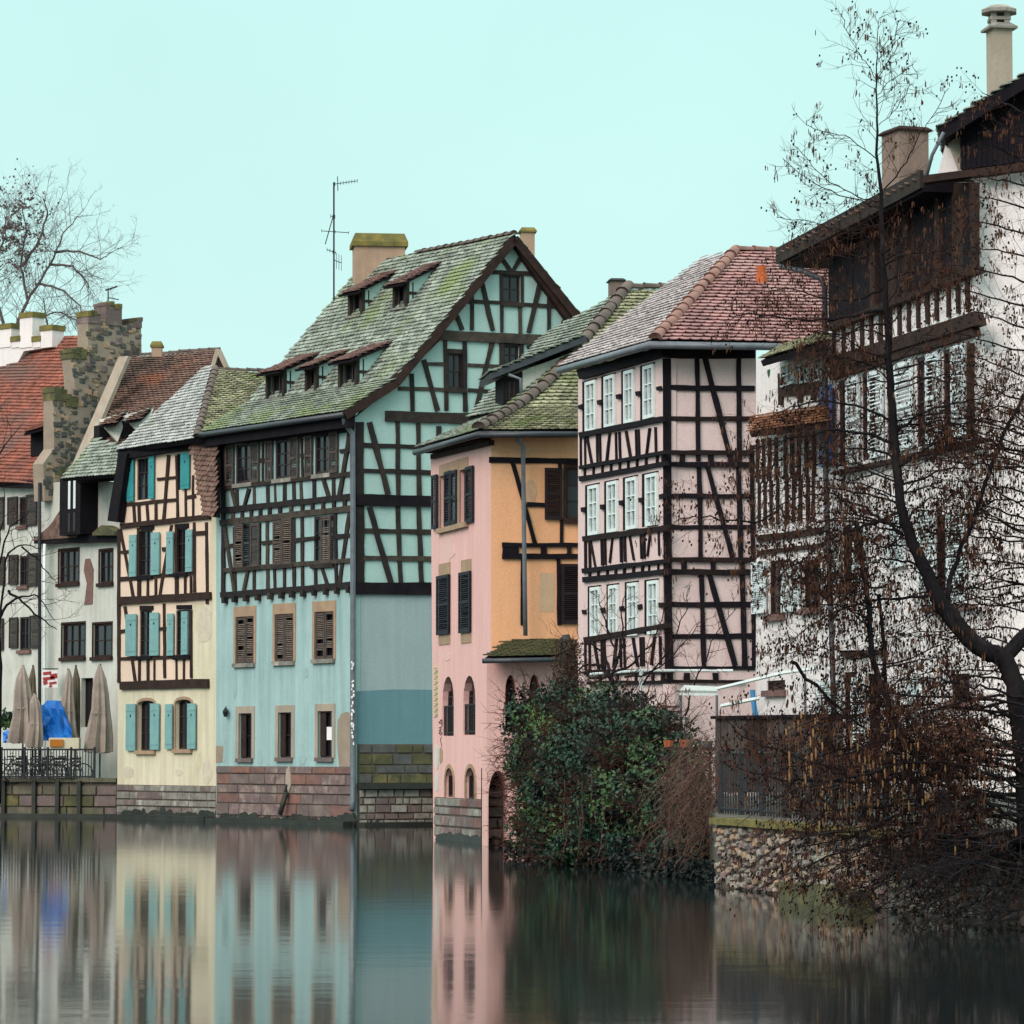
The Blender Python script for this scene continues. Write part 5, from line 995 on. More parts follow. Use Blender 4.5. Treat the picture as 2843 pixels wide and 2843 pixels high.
q = MB(); a_, b2 = at(1888, 1916, 71), at(1992, 1918, 70.5); q.box8([a_ + Vector((0, .03, -.1)), b2 + Vector((0, .03, -.1)), b2 + Vector((0, .03, 0)), a_ + Vector((0, .03, 0)), a_ + Vector((0, 0, -.1)), b2 + Vector((0, 0, -.1)), b2, a_]); q.build('valance', M['awning'], AW)
q = MB(); q.tube([at(1992, 1912, 70.5), at(2175, 1868, 69.4), at(2262, 1856, 69)], .035, 6); q.build('awning_rail', M['whfr'], AW)
PG = thing('pergola_frame', 'thin white metal frame standing before the foot of the pale pink house', 'frame', xy0(1778, 73.5, 1.1))
q = MB(); p = at(1780, 1862, 73.5); q.tube([Vector((p.x, p.y, 1.12)), p], .05, 6); q.build('post', M['whfr'], PG); q = MB(); q.tube([p, at(2035, 1862, 73)], .03, 6); q.build('rail', M['whfr'], PG); q = MB(); q.tube([at(1640, 1872, 75), p], .03, 6); q.build('rail', M['whfr'], PG)
for p in (at(1890, 1930, 71), at(1990, 1930, 70.5), at(2235, 1870, 69)): q = MB(); q.tube([Vector((p.x, p.y, 1.12)), p], .03, 6); q.build('pole', M['metal'], AW)
q = MB(); q.tube([at(2003, 1960, 68), at(2110, 1938, 67)], .035, 6); q.build('crossbar', M['whfr'], AW)
q = MB(); c = at(2093, 1955, 68.2); c2 = at(2100, 1995, 68.2); q.tube([c, c2], .05, 8); q.tube([at(2089, 1915, 68.2), c], .05, 8); single('rolled_parasol', q, mat('light_blue_canvas', (.06, .26, .52)), 'slim light blue rolled parasol under the awning', 'parasol')
PO = thing('garden_pillar', 'pale pink pillar with two ring mouldings under the corner of the pale pink house', 'pillar', xy0(1860, 75.4, 1.1))
q = MB(); p = at(1862, 1900, 75.2); q.tube([Vector((p.x, p.y, 1.12)), Vector((p.x, p.y, p.z))], .17, 12); q.build('shaft', M['pale'], PO)
for y in (1962, 1976): q = MB(); z = at(1862, y, 75.2).z; q.tube([(p.x, p.y, z - .02), (p.x, p.y, z + .02)], .19, 12); q.build('moulding', M['rose'], PO)
for x, y, l_ in ((1856, 2068, 'leftmost'), (1900, 2066, 'middle'), (1965, 2070, 'rightmost')):
    q = MB(); c = at(x, y, 64); c = Vector((c.x, c.y, c.z)); q.tube([c - Vector((0, 0, .08)), c + Vector((0, 0, .08))], [.07, .10], 8); single('flower_pot', q, mat('terracotta_pot', (.40, .11, .05)) if x < 1950 else M['darkst'], l_ + ' of three flower pots on a shelf above the ivy', 'flower pot', 'flower pots above the ivy')
q = MB(); a_, b2 = at(1840, 2078, 64), at(1985, 2080, 64); q.obox((a_ + b2) / 2, (b2 - a_) / 2, (0, .15, 0), (0, 0, .03)); 
for t_ in (.1, .9): p_ = a_.lerp(b2, t_); q.tube([Vector((p_.x, p_.y, 1.0)), p_], .03, 5)
single('pot_shelf', q, M['brwood'], 'narrow wooden shelf carrying three flower pots', 'shelf')

# ---- wear: repairs and stains with their own ragged outlines
def patch(W, f, x0, x1, y0, y1, m_, h, name='plaster_repair', o=.007, n=18):
    cx, cy, rx, ry = (x0 + x1) / 2, (y0 + y1) / 2, (x1 - x0) / 2, (y1 - y0) / 2; ph = random.random() * 9
    pts = [(cx + rx * cos(a) * r, cy + ry * sin(a) * r) for a, r in [(2 * pi * i / n, 1 + .35 * mnoise.noise(Vector((cos(2 * pi * i / n) * 1.6, sin(2 * pi * i / n) * 1.6, ph)))) for i in range(n)]]
    return prism(W, pts, -.02, o + jit() * .2, name, m_, h, f)
pk2 = mat('faded_pink_plaster', (.73, .48, .43), (.69, .46, .41), sc=3); gr2 = mat('damp_mint_plaster', (.28, .41, .40), (.31, .45, .44), sc=4); cr2 = mat('damp_cream_plaster', (.54, .48, .38), (.62, .56, .43), sc=4)
for a in ((1785, 1822, 1160, 1330), (1790, 1815, 1350, 1530), (1822, 1850, 1170, 1300)): patch(PF, 5, *a, M['oldwhite'] if a[0] < 1820 else M['tan'], K)
for a in ((1225, 1262, 1480, 1560), (1225, 1250, 1810, 1835)): patch(PF, 0, *a, pk2, K)
for a in ((1050, 1140, 745, 935), (940, 975, 1610, 1650), (660, 720, 1600, 1660), (1080, 1140, 1560, 1690)): patch(CF, 2, *a, cr2, C)
for a in ((120, 190, 1100, 1290), (1060, 1120, 1090, 1160), (430, 470, 1200, 1300), (740, 800, 1230, 1300), (240, 270, 600, 800), (780, 815, 560, 640)): patch(GF, 5, *a, gr2, G)
for a in ((1420, 1440, 1500, 1560), (1450, 1490, 1330, 1400)): patch(PY, 0, *a, mat('faded_ochre', (.66, .42, .26), sc=3), K)
q = MB(); q.tube([GF.P(562 + 65, 1990, .02), GF.P(562 + 66, 1968, .05), GF.P(562 + 65, 1962, .12)], .02, 5); q.build('lamp_bracket', M['iron'], G); q = MB(); c = GF.P(626, 1976, .14); q.tube([c - Vector((0, 0, .16)), c, c + Vector((0, 0, .12))], [.05, .10, .03], 7); q.build('wall_lamp', M['iron'], G)
q = MB(); q.tube([GF.P(797, 2178, .06), GF.P(790, 2205, .1), GF.P(775, 2258, .14)], .05, 5)
q.build('waste_pipe', M['wet'], G); patch(GF, 5, 640, 682, 1335, 1510, M['chimw'], G, 'limescale_streak', .06)
def chair(x, D, lab, rz):
    b = at(x, 2000, D); b.z = 1.12; T = thing('terrace_chair', lab, 'chair', b, 'dark chairs on the terrace'); R = Matrix.Rotation(rz, 3, 'Z'); V = lambda x_, y_, z_: b + R @ Vector((x_, y_, z_))
    for sx in (-1, 1):
        for sy in (-1, 1): q = MB(); q.tube([V(.2 * sx, .2 * sy, 0), V(.19 * sx, .19 * sy, .45 if sy < 0 else .9)], .015, 5); q.build('leg', M['iron'], T)
    q = MB(); q.obox(V(0, 0, .45), R @ Vector((.21, 0, 0)), R @ Vector((0, .21, 0)), (0, 0, .02)); q.build('seat', M['iron'], T)
    for z in (.6, .72, .84): q = MB(); q.obox(V(0, .19, z), R @ Vector((.19, 0, 0)), R @ Vector((0, .012, 0)), (0, 0, .03)); q.build('back_slat', M['iron'], T)
for i, (x, D) in enumerate(((30, 122.3), (66, 122.0), (104, 122.4), (140, 121.6), (172, 121.8), (205, 121.5))): chair(x, D, '%s dark terrace chair counted from the left, behind the bicycles' % ('first', 'second', 'third', 'fourth', 'fifth', 'sixth')[i], random.uniform(-2, 2))

for W_, H_, xa, xb, y_ in ((GF, G, 605, 980, 2276), (CF, C, 330, 596, 2262), (PF, K, 1206, 1350, 2330), (GG, G, 995, 1200, 2300)):
    x = xa
    while x < xb:
        w3 = random.uniform(16, 46); patch(W_, 0, x, x + w3, y_ - random.uniform(4, 20), y_ + 26, M['wet'], H_, 'algae_stain', .072 if W_ is not GG else .20); x += w3 * .8
# ================================================================= trees and plants
random.seed(11)
def rv(s=1): return Vector((random.gauss(0, s), random.gauss(0, s), random.gauss(0, s)))
def smooth_pts(P, R, k=3, amp=.0):
    out_p, out_r = [], []
    n = len(P)
    for i in range(n - 1):
        p0, p1, p2, p3 = P[max(i - 1, 0)], P[i], P[i + 1], P[min(i + 2, n - 1)]
        for j in range(k):
            t = j / k; t2, t3 = t * t, t * t * t
            out_p.append(.5 * ((2 * p1) + (p2 - p0) * t + (2 * p0 - 5 * p1 + 4 * p2 - p3) * t2 + (3 * p1 - p0 - 3 * p2 + p3) * t3) + rv(amp)); out_r.append(R[i] + (R[i + 1] - R[i]) * t)
    out_p.append(P[-1]); out_r.append(R[-1]); return out_p, out_r
class TreeB:
    def __init__(s): s.tw = MB(); s.ck = MB(); s.co = MB(); s.tips = []
    def twig(s, p, d, ln, r, lvl, droop=.0, kids=3, sides=3):
        n = 4; pts = [p.copy()]; d = d.normalized(); q = p.copy(); step = ln / n
        for i in range(n):
            d = (d + rv(.16) + Vector((0, 0, .05 - droop))).normalized(); q = q + d * step; pts.append(q.copy())
        s.tw.tube(pts, [r * (1 - .7 * i / n) for i in range(n + 1)], sides, False)
        if lvl > 0:
            for k in range(kids):
                t = random.uniform(.2, 1); i = min(n - 1, int(t * n)); b = pts[i].lerp(pts[i + 1], t * n - i); dd = (pts[i + 1] - pts[i]).normalized()
                side = dd.cross(rv()).normalized(); s.twig(b, dd * .75 + side * .8, ln * random.uniform(.35, .65), r * .6, lvl - 1, droop, kids)
        else: s.tips.append((pts[-1], d)); 
        if lvl <= 1 and random.random() < .5: s.tips.append((pts[2], d))
    def catkins(s, prob, size=.06, cones=.4, top=None):
        for p, d in s.tips:
            if p.z > 6.2 and random.random() < .38: continue
            if random.random() < prob:
                for k in range(random.randint(1, 4)):
                    o = p + rv(.018); L_ = size * random.uniform(.6, 1.15); sw = Vector((random.gauss(0, .08), random.gauss(0, .08), -1)) * L_
                    s.ck.tube([o, o + sw * .25, o + sw * .8, o + sw], [.002, .0060, .0056, .002], 4, False)
            if random.random() < cones:
                for k in range(random.randint(1, 2)):
                    o = p + rv(.03); s.co.obox(o, Vector((.009, .003, 0)), Vector((0, .009, .003)), Vector((.002, 0, .012)))
def limb_children(T, pts, rad, spacing, lo, hi, lvl, kids, r0, droop, skip=.1):
    acc = 0; L_ = sum((b - a).length for a, b in zip(pts, pts[1:])); run = 0
    for i, (a, b) in enumerate(zip(pts, pts[1:])):
        seg = (b - a).length; d = (b - a).normalized(); x = 0
        while acc < seg - x:
            x += acc; acc = spacing * random.uniform(.6, 1.4); t = (run + x) / L_
            if t < skip: continue
            side = d.cross(Vector((random.gauss(0, .45), -1 + random.gauss(0, .6), random.gauss(0, .45)))).normalized() * random.choice((-1, 1))
            T.twig(a + d * x, d * .75 + side * random.uniform(.5, 1.1) + rv(.15), random.uniform(lo, hi) * (1 - .45 * t), r0, lvl, droop, kids)
        acc -= (seg - x); run += seg
def PL(D, pts): return [at(x, y, D if len(q) < 1 else D + q[0]) for x, y, *q in pts]
DA = 44.0
AL = thing('alder_tree', 'large leafless alder with hanging brown catkins leaning from the lower right corner', 'tree', xy0(2850, DA, 1.0))
TB = TreeB()
lead = [(2858, 2360), (2850, 2130), (2832, 2000), (2815, 1900), (2788, 1832), (2731, 1805), (2678, 1761), (2632, 1702), (2598, 1650), (2575, 1595), (2522, 1481), (2503, 1406), (2488, 1282), (2480, 1157), (2470, 1032), (2461, 866), (2451, 706), (2447, 561), (2437, 457), (2435, 332), (2433, 224), (2435, 133), (2441, 50)]
rl = [38, 34, 31, 29, 28, 27, 26, 25, 23, 20, 16.5, 14.5, 13, 12, 11, 9.5, 8, 6.2, 4.6, 3.2, 2.2, 1.4, .8]
P, R = smooth_pts(PL(DA, lead), [r * DA / F * .95 for r in rl], 4, .006); q = MB(); q.tube(P, R, 10); q.build('trunk', M['bark'], AL, True)
limb_children(TB, P[52:], R, .09, .35, .85, 1, 4, .005, -.03, .05)
limbs = [
 ((2435, 445), (2364, 386), (2298, 366), (2244, 350), (2238, 335)), ((2437, 560), (2380, 545), (2306, 503), (2256, 461), (2202, 403)), ((2440, 575), (2331, 540), (2240, 495), (2173, 440)),
 ((2443, 625), (2350, 640), (2290, 628), (2219, 611), (2156, 603)), ((2431, 216), (2402, 175), (2372, 125), (2348, 71), (2339, 37)), ((2435, 224), (2464, 175), (2481, 116), (2501, 54)), ((2437, 266), (2476, 224), (2535, 179)),
 ((2439, 345), (2489, 299), (2530, 233)), ((2455, 528), (2518, 449), (2551, 382), (2584, 332), (2634, 245)), ((2448, 690), (2380, 720), (2290, 700), (2200, 720)), ((2451, 740), (2540, 700), (2640, 690), (2700, 640)),
 ((2456, 800), (2380, 830), (2290, 830), (2180, 800), (2120, 810)), ((2460, 860), (2340, 880), (2220, 890), (2080, 870), (2030, 880)), ((2462, 900), (2395, 905), (2340, 930), (2250, 915), (2160, 905)), ((2470, 1000), (2400, 975), (2330, 935), (2240, 920)), ((2476, 1020), (2530, 970), (2590, 912)),
 ((2462, 930), (2500, 860), (2560, 800), (2600, 760)), ((2480, 1170), (2400, 1135), (2290, 1110), (2200, 1130), (2120, 1170)), ((2484, 1230), (2330, 1190), (2190, 1220), (2080, 1250)), ((2488, 1278), (2443, 1252), (2355, 1245), (2227, 1245), (2130, 1290)),
 ((2488, 1200), (2560, 1149), (2643, 1120), (2746, 1100), (2843, 1060)), ((2494, 1290), (2560, 1253), (2663, 1186), (2788, 1115)), ((2505, 1481), (2447, 1440), (2389, 1406), (2290, 1370), (2198, 1386), (2090, 1448)), ((2160, 1417), (2096, 1450), (1995, 1439), (1904, 1435), (1871, 1450)),
 ((2503, 1420), (2400, 1460), (2300, 1500), (2190, 1580), (2110, 1640)), ((2552, 1568), (2487, 1554), (2436, 1558), (2340, 1600), (2250, 1650)), ((2590, 1650), (2505, 1661), (2394, 1675), (2270, 1726), (2180, 1790)), ((2498, 1350), (2600, 1310), (2700, 1290), (2790, 1240)),
 ((2781, 1886), (2713, 1876), (2644, 1889), (2588, 1914), (2480, 1950)), ((2787, 1932), (2728, 1932), (2666, 1948), (2625, 1960), (2500, 2020), (2400, 2040)), ((2820, 2160), (2600, 2160), (2372, 2169), (2217, 2169), (2155, 2163), (2093, 2147), (2000, 2113)),
 ((2830, 2220), (2700, 2200), (2500, 2150), (2310, 2132), (2186, 2091), (2062, 2045), (2019, 1998)), ((2198, 1838), (2263, 1903), (2347, 1982), (2426, 2038), (2560, 2130)), ((2840, 2260), (2650, 2280), (2450, 2330), (2250, 2400), (2100, 2470)), ((2845, 2300), (2700, 2330), (2500, 2420), (2350, 2500)),
 ((2850, 2300), (2780, 2380), (2650, 2480), (2520, 2540)), ((2840, 2200), (2600, 2230), (2400, 2300), (2200, 2330), (2060, 2420)), ((2850, 2260), (2800, 2350), (2760, 2480)), ((2845, 2150), (2700, 2100), (2500, 2080), (2330, 2110), (2200, 2190))]
for L_ in limbs:
    dd = random.uniform(-1.2, 1.4); n = len(L_); lng = sqrt((L_[0][0] - L_[-1][0]) ** 2 + (L_[0][1] - L_[-1][1]) ** 2); r0 = max(3.0, min(13, lng * .024)) if L_[0][1] < 2000 else 11
    if L_[0][1] < 700: r0 *= .6
    Pp = [at(x, y, DA + dd * i / (n - 1)) for i, (x, y) in enumerate(L_)]; Rr = [max(.0045, (r0 * (1 - .8 * i / (n - 1))) * DA / F * .5) for i in range(n)]
    Pp, Rr = smooth_pts(Pp, Rr, 4, .012); q = MB(); q.tube(Pp, Rr, 6); q.build('limb', M['bark'], AL)
    top = L_[0][1] < 700
    limb_children(TB, Pp, Rr, (.062 if L_[0][1] < 1850 else .08) if not top else .085, .28 if top else .4, .62 if top else 1.0, 1 if top else 2, 4 if top else 3, .0042, .03 if L_[0][1] > 1000 else -.02)
# heavier forked limbs
for L_, r in ((((2640, 1690), (2631, 1651), (2645, 1577), (2683, 1484), (2742, 1323), (2800, 1178), (2900, 1000)), 8), (((2720, 1805), (2640, 1690), (2600, 1640)), 8), (((2560, 2215), (2506, 2099), (2459, 1936), (2427, 1842), (2412, 1703), (2395, 1560), (2375, 1450)), 11), (((2620, 2330), (2560, 2215)), 14), (((2780, 1835), (2830, 1780), (2900, 1700), (2965, 1500), (2990, 1200), (3000, 900)), 22), (((2730, 2300), (2640, 2180), (2480, 2000), (2455, 1800), (2440, 1650)), 8)):
    n = len(L_); Pp = [at(x, y, DA + .5 * i / n) for i, (x, y) in enumerate(L_)]; Pp, Rr = smooth_pts(Pp, [r * (1 - .5 * i / n) * DA / F for i in range(n)], 4, .008); q = MB(); q.tube(Pp, Rr, 8); q.build('limb', M['bark'], AL)
    limb_children(TB, Pp, Rr, .06, .3, .8, 2, 3, .005, .0)
AT = [(2437, 640), (2455, 780), (2462, 880), (2470, 1032), (2480, 1157), (2488, 1282), (2503, 1406), (2522, 1481), (2575, 1595), (2632, 1702)]
for i in range(36):
    t = random.uniform(0, len(AT) - 1.01); k = int(t); x0 = lerp(AT[k][0], AT[k + 1][0], t - k); y0 = lerp(AT[k][1], AT[k + 1][1], t - k); sg = -1 if i % 2 else 1
    ln = random.uniform(140, 250 + 220 * min(1, (y0 - 600) / 700)) ; up = random.uniform(-60, 90); n = 4; D1 = DA + random.uniform(-1.6, 1.8)
    Pp = [at(x0 + sg * ln * u_ / n, y0 + up * (u_ / n) - 45 * sin(pi * u_ / n) + random.gauss(0, 5), lerp(DA, D1, u_ / n)) for u_ in range(n + 1)]
    r = random.uniform(3, 6) * DA / F * .6; Pp, Rr = smooth_pts(Pp, [r * (1 - .8 * u_ / n) for u_ in range(n + 1)], 4, .012); q = MB(); q.tube(Pp, Rr, 5); q.build('limb', M['bark'], AL)
    limb_children(TB, Pp, Rr, .06, .3, .8, 1, 4, .0036, .01)
for i in range(16):
    x0 = random.uniform(2400, 2460); y0 = random.uniform(1500, 1980); sg = random.choice((-1, -1, 1)); ln = random.uniform(120, 330); up = random.uniform(-180, 40); D1 = DA + random.uniform(-1, 1.5)
    Pp, Rr = smooth_pts([at(x0 + sg * ln * u_ / 4, y0 + up * (u_ / 4) ** 1.3 + random.gauss(0, 6), lerp(DA, D1, u_ / 4)) for u_ in range(5)], [.014, .011, .008, .006, .004], 4, .012); q = MB(); q.tube(Pp, Rr, 5); q.build('limb', M['bark'], AL); limb_children(TB, Pp, Rr, .06, .3, .8, 2, 3, .0036, .01)
for i in range(26):
    y0 = random.uniform(1180, 1900); ln = random.uniform(220, 640); up = random.uniform(-90, 140); x0 = 2875; D0 = DA + random.uniform(.5, 2.5)
    Pp, Rr = smooth_pts([at(x0 - ln * u_ / 4, y0 + up * (u_ / 4) - 30 * sin(pi * u_ / 4) + random.gauss(0, 8), D0) for u_ in range(5)], [.014, .011, .008, .006, .003], 4, .015); q = MB(); q.tube(Pp, Rr, 5); q.build('limb', M['bark'], AL); limb_children(TB, Pp, Rr, .085, .3, .8, 1, 4, .0036, .01)
TB.catkins(.20, .075, .20); TB.tips = []
for i in range(44):
    y0 = random.uniform(1900, 2420); x0 = 2850; ln = random.uniform(250, 780); dy = random.uniform(-60, 170); n = 5; D0 = DA + random.uniform(-.6, .6); D1 = D0 + random.uniform(-1.5, 2)
    Pp = [at(x0 - ln * t / n, y0 + dy * (t / n) ** 2 - 40 * sin(pi * t / n) + random.gauss(0, 9), lerp(D0, D1, t / n)) for t in range(n + 1)]
    Pp = [p if p.z > .1 else Vector((p.x, p.y, .1 + random.random() * .2)) for p in Pp]
    r = random.uniform(4, 9.5) * DA / F * .6; Pp, Rr = smooth_pts(Pp, [r * (1 - .8 * t / n) for t in range(n + 1)], 4, .015); q = MB(); q.tube(Pp, Rr, 5); q.build('limb', M['bark'], AL)
    limb_children(TB, Pp, Rr, .12, .25, .75, 2, 3, .005, .02)
q = MB(); tb = at(2620, 2330, DA); q.tube([Vector((tb.x + .1, tb.y, .6)), tb], [.12, .10], 8); q.build('limb', M['bark'], AL)
TB.catkins(.09, .085, .22)
TB.tw.build('twigs', M['twig'], AL)['kind'] = 'stuff'; TB.ck.build('catkins', M['catkin'], AL)['kind'] = 'stuff'; TB.co.build('cones', M['cone'], AL)['kind'] = 'stuff'
# second alder, rooted just outside the frame on the right
A2 = thing('alder_tree', 'slender leafless alder entering from the right edge in front of the white wall', 'tree', xy0(2960, 46, 1.0)); T2 = TreeB()
l2 = [(2960, 2300), (2950, 1800), (2935, 1300), (2915, 900), (2900, 600), (2890, 350), (2885, 180)]
P, R = smooth_pts(PL(46, l2), [r * 46 / F for r in (40, 32, 26, 18, 12, 7, 3)], 4, .01); q = MB(); q.tube(P, R, 8); q.build('trunk', M['bark'], A2, True)
for y0 in range(300, 1750, 66):
    ln = 90 + 130 * min(1, y0 / 900) * random.uniform(.7, 1.15); x0 = 2885 + (y0 - 180) * .04; x1 = x0 - ln; sl = random.uniform(-.5, .05)
    ln *= 1.35; x1 = x0 - ln
    Lp = [(x0, y0 + 40), (x0 - ln * .35, y0 + 10), (x0 - ln * .7, y0 + sl * 60), (x1, y0 + sl * 110)]; Pp = [at(x, y, 46 + random.uniform(-.3, .3)) for x, y in Lp]
    Pp, Rr = smooth_pts(Pp, [.018, .013, .009, .004], 4, .01); q = MB(); q.tube(Pp, Rr, 5); q.build('limb', M['bark'], A2); limb_children(T2, Pp, Rr, .13, .3, .65, 2, 3, .0038, .02, .0)
for y0 in range(360, 1700, 110):
    Pp, Rr = smooth_pts([at(2890 + k * 45, y0 + 30 - k * 18 + random.gauss(0, 6), 46) for k in range(4)], [.018, .013, .009, .004], 4, .01); q = MB(); q.tube(Pp, Rr, 5); q.build('limb', M['bark'], A2); limb_children(T2, Pp, Rr, .16, .3, .65, 2, 3, .0038, .02, .0)
T2.catkins(.24, .075, .28)
T2.tw.build('twigs', M['twig'], A2)['kind'] = 'stuff'; T2.ck.build('catkins', M['catkin'], A2)['kind'] = 'stuff'; T2.co.build('cones', M['cone'], A2)['kind'] = 'stuff'
# brushwood mass low at the right
BR = thing('undergrowth', 'tangled dark leafless shrub hanging over the water at the lower right', 'shrub', xy0(2600, 45, .9)); T3 = TreeB(); CK = MB(); DL = MB(); LF = MB()
for i in range(90):
    x = random.triangular(2380, 2880, 2860); y = random.uniform(2300, 2540 + (x - 2600) * .12); p = at(x, y, random.uniform(41.5, 44.5))
    if p.z > .12: T3.twig(p, Vector((random.gauss(-.7, .6), random.gauss(-.1, .4), random.gauss(-.15, .35))), random.uniform(.5, 1.2), .009, 2, .03, 3)
for i in range(150):
    x = random.triangular(2150, 2870, 2800); y = random.uniform(2010 + max(0, 2500 - x) * .22, 2250 + (x - 2050) * .36); p = at(x, y, random.uniform(43.0, 47.5)); T3.twig(p, Vector((random.gauss(-.5, .8), random.gauss(0, .3), random.gauss(.0, .55))), random.uniform(.45, 1.2), .009, 2, .04, 3)
for i in range(420):
    x = random.gauss(2420, 190); y = random.gauss(2150 + (x - 2420) * .05, 85)
    if not (2180 < x < 2843): continue
    p = at(x, y, random.uniform(43, 46)); L_ = random.uniform(.08, .15); CK.tube([p, p + Vector((.004, 0, -L_ * .2)), p + Vector((.005, 0, -L_ * .8)), p + Vector((.003, 0, -L_))], [.003, .011, .010, .003], 5, False)
def leaf(mb, p, s, nrm=None):
    n = (nrm if nrm is not None else rv()).normalized(); a = n.cross(rv()).normalized(); b = n.cross(a); k = len(mb.V); c = n * s * .18
    mb.V += [tuple(p - a * s), tuple(p + b * s * .62 + c), tuple(p + a * s), tuple(p - b * s * .62 + c)]; mb.Fc += [(k, k + 1, k + 2), (k, k + 2, k + 3)]
for i in range(3600):
    x = random.gauss(2650, 85); y = random.gauss(2020 + (x - 2550) * .25, 42); p = at(x, y, random.uniform(43, 46.5)); leaf(DL, p, random.uniform(.012, .03))
T3.tw.build('twigs', M['bark'], BR)['kind'] = 'stuff'; CK.build('catkins', M['catkin2'], BR)['kind'] = 'stuff'; DL.build('dead_leaves', M['dead'], BR)['kind'] = 'stuff'
# ivy mound
IV = thing('ivy_mound', 'dense dark green ivy mound overhanging the water right of the salmon pink wall', 'shrub', xy0(1680, 71, .3)); lf = MB(); ld = MB(); hang = TreeB()
blobs = [(1468, 2000, 70, 95, 74), (1560, 1985, 95, 95, 73), (1545, 2100, 130, 110, 72), (1700, 2010, 140, 110, 71), (1690, 2110, 190, 130, 70), (1620, 2200, 170, 140, 70), (1800, 2080, 120, 120, 69), (1840, 2170, 120, 140, 68), (1760, 2250, 180, 120, 68), (1590, 2310, 130, 90, 70), (1700, 2340, 200, 70, 69), (1460, 2120, 55, 80, 74), (1530, 2220, 95, 100, 72), (1880, 2260, 100, 110, 66), (1500, 2310, 90, 75, 73), (1640, 2360, 150, 55, 70), (1800, 2350, 130, 60, 67), (1890, 2360, 90, 60, 64)]
for bx, by, rx, ry, D in blobs:
    k = int(rx * ry * .36); c = at(bx, by, D); sx = rx * D / F; sz = ry * D / F; sy = min(sx, 1.6)
    for i in range(k):
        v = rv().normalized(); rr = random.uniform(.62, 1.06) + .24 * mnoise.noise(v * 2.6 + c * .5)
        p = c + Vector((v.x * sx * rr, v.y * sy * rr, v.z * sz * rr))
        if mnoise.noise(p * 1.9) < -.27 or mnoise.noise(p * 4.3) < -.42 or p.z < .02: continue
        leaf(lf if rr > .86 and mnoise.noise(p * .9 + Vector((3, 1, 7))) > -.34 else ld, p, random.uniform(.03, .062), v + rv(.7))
    for i in range(int(k * .035)):
        v = rv().normalized(); p = c + Vector((v.x * sx, v.y * sy, v.z * sz)); 
        if p.z > .1: hang.twig(p, v + Vector((0, 0, .2)), random.uniform(.2, .6), .009, 1, .05, 2)
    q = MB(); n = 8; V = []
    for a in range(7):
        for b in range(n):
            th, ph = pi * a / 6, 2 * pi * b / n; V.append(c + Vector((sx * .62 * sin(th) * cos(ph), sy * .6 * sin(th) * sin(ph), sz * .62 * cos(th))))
    q.poly(V, [(a * n + b, a * n + (b + 1) % n, (a + 1) * n + (b + 1) % n, (a + 1) * n + b) for a in range(6) for b in range(n)]); q.build('shaded_core', M['leafd'], IV)  # dark filler, coloured as the shade inside the ivy
lf.build('leaves', M['leaf'], IV)['kind'] = 'stuff'; ld.build('inner_leaves', M['leafd'], IV)['kind'] = 'stuff'; hang.tw.build('shoots', M['twig'], IV)['kind'] = 'stuff'
# hanging brown vines
VN = thing('hanging_vines', 'curtain of dry reddish brown vines hanging beside the mossy garden wall', 'vine', xy0(1930, 63, 1.0)); q = MB(); dl = MB()
for i in range(380):
    x = random.gauss(1935, 42); y = random.uniform(2040, 2320); D = random.uniform(60, 65); p = at(x, y, D); pts = [p]; z = p.z; L_ = random.uniform(.5, 1.5)
    for k in range(5): p = p + Vector((random.gauss(-.05, .10), random.gauss(0, .06), -L_ / 5 * random.uniform(.3, 1.2))); pts.append(p)
    if pts[-1].z < .02: continue
    q.tube(pts, [.007, .006, .006, .005, .004, .003], 3, False)
    for k in range(2): leaf(dl, random.choice(pts) + rv(.05), random.uniform(.02, .045))
for i in range(14):
    x = random.uniform(1560, 1860); p = at(x, random.uniform(2150, 2300), random.uniform(66, 69)); pts = [p]
    for k in range(5): p = p + Vector((random.gauss(0, .04), 0, -random.uniform(.1, .3))); pts.append(p)
    q.tube([p_ for p_ in pts if p_.z > .02] or pts[:2], .008, 3, False)
q.build('strands', mat('dry_vine', (.115, .062, .045), (.05, .03, .026), sc=2, bump=0), VN)['kind'] = 'stuff'; dl.build('dead_leaves', M['dead'], VN)['kind'] = 'stuff'
# waterline weeds
WD = MB()  # near-black leaves put the darkness under the overhanging ivy into colour
for i in range(2600):
    x = random.uniform(1400, 1990); D = lerp(74, 60, (x - 1400) / 590) + random.uniform(-.6, .6); p = at(x, YH, D); p.z = random.uniform(.0, .35); leaf(WD, p, random.uniform(.03, .07))
tag(single('waterline_shade_leaves', WD, M['leafd'], 'dark ragged weeds painting the shade along the waterline under the ivy', 'foliage'), kind='stuff')
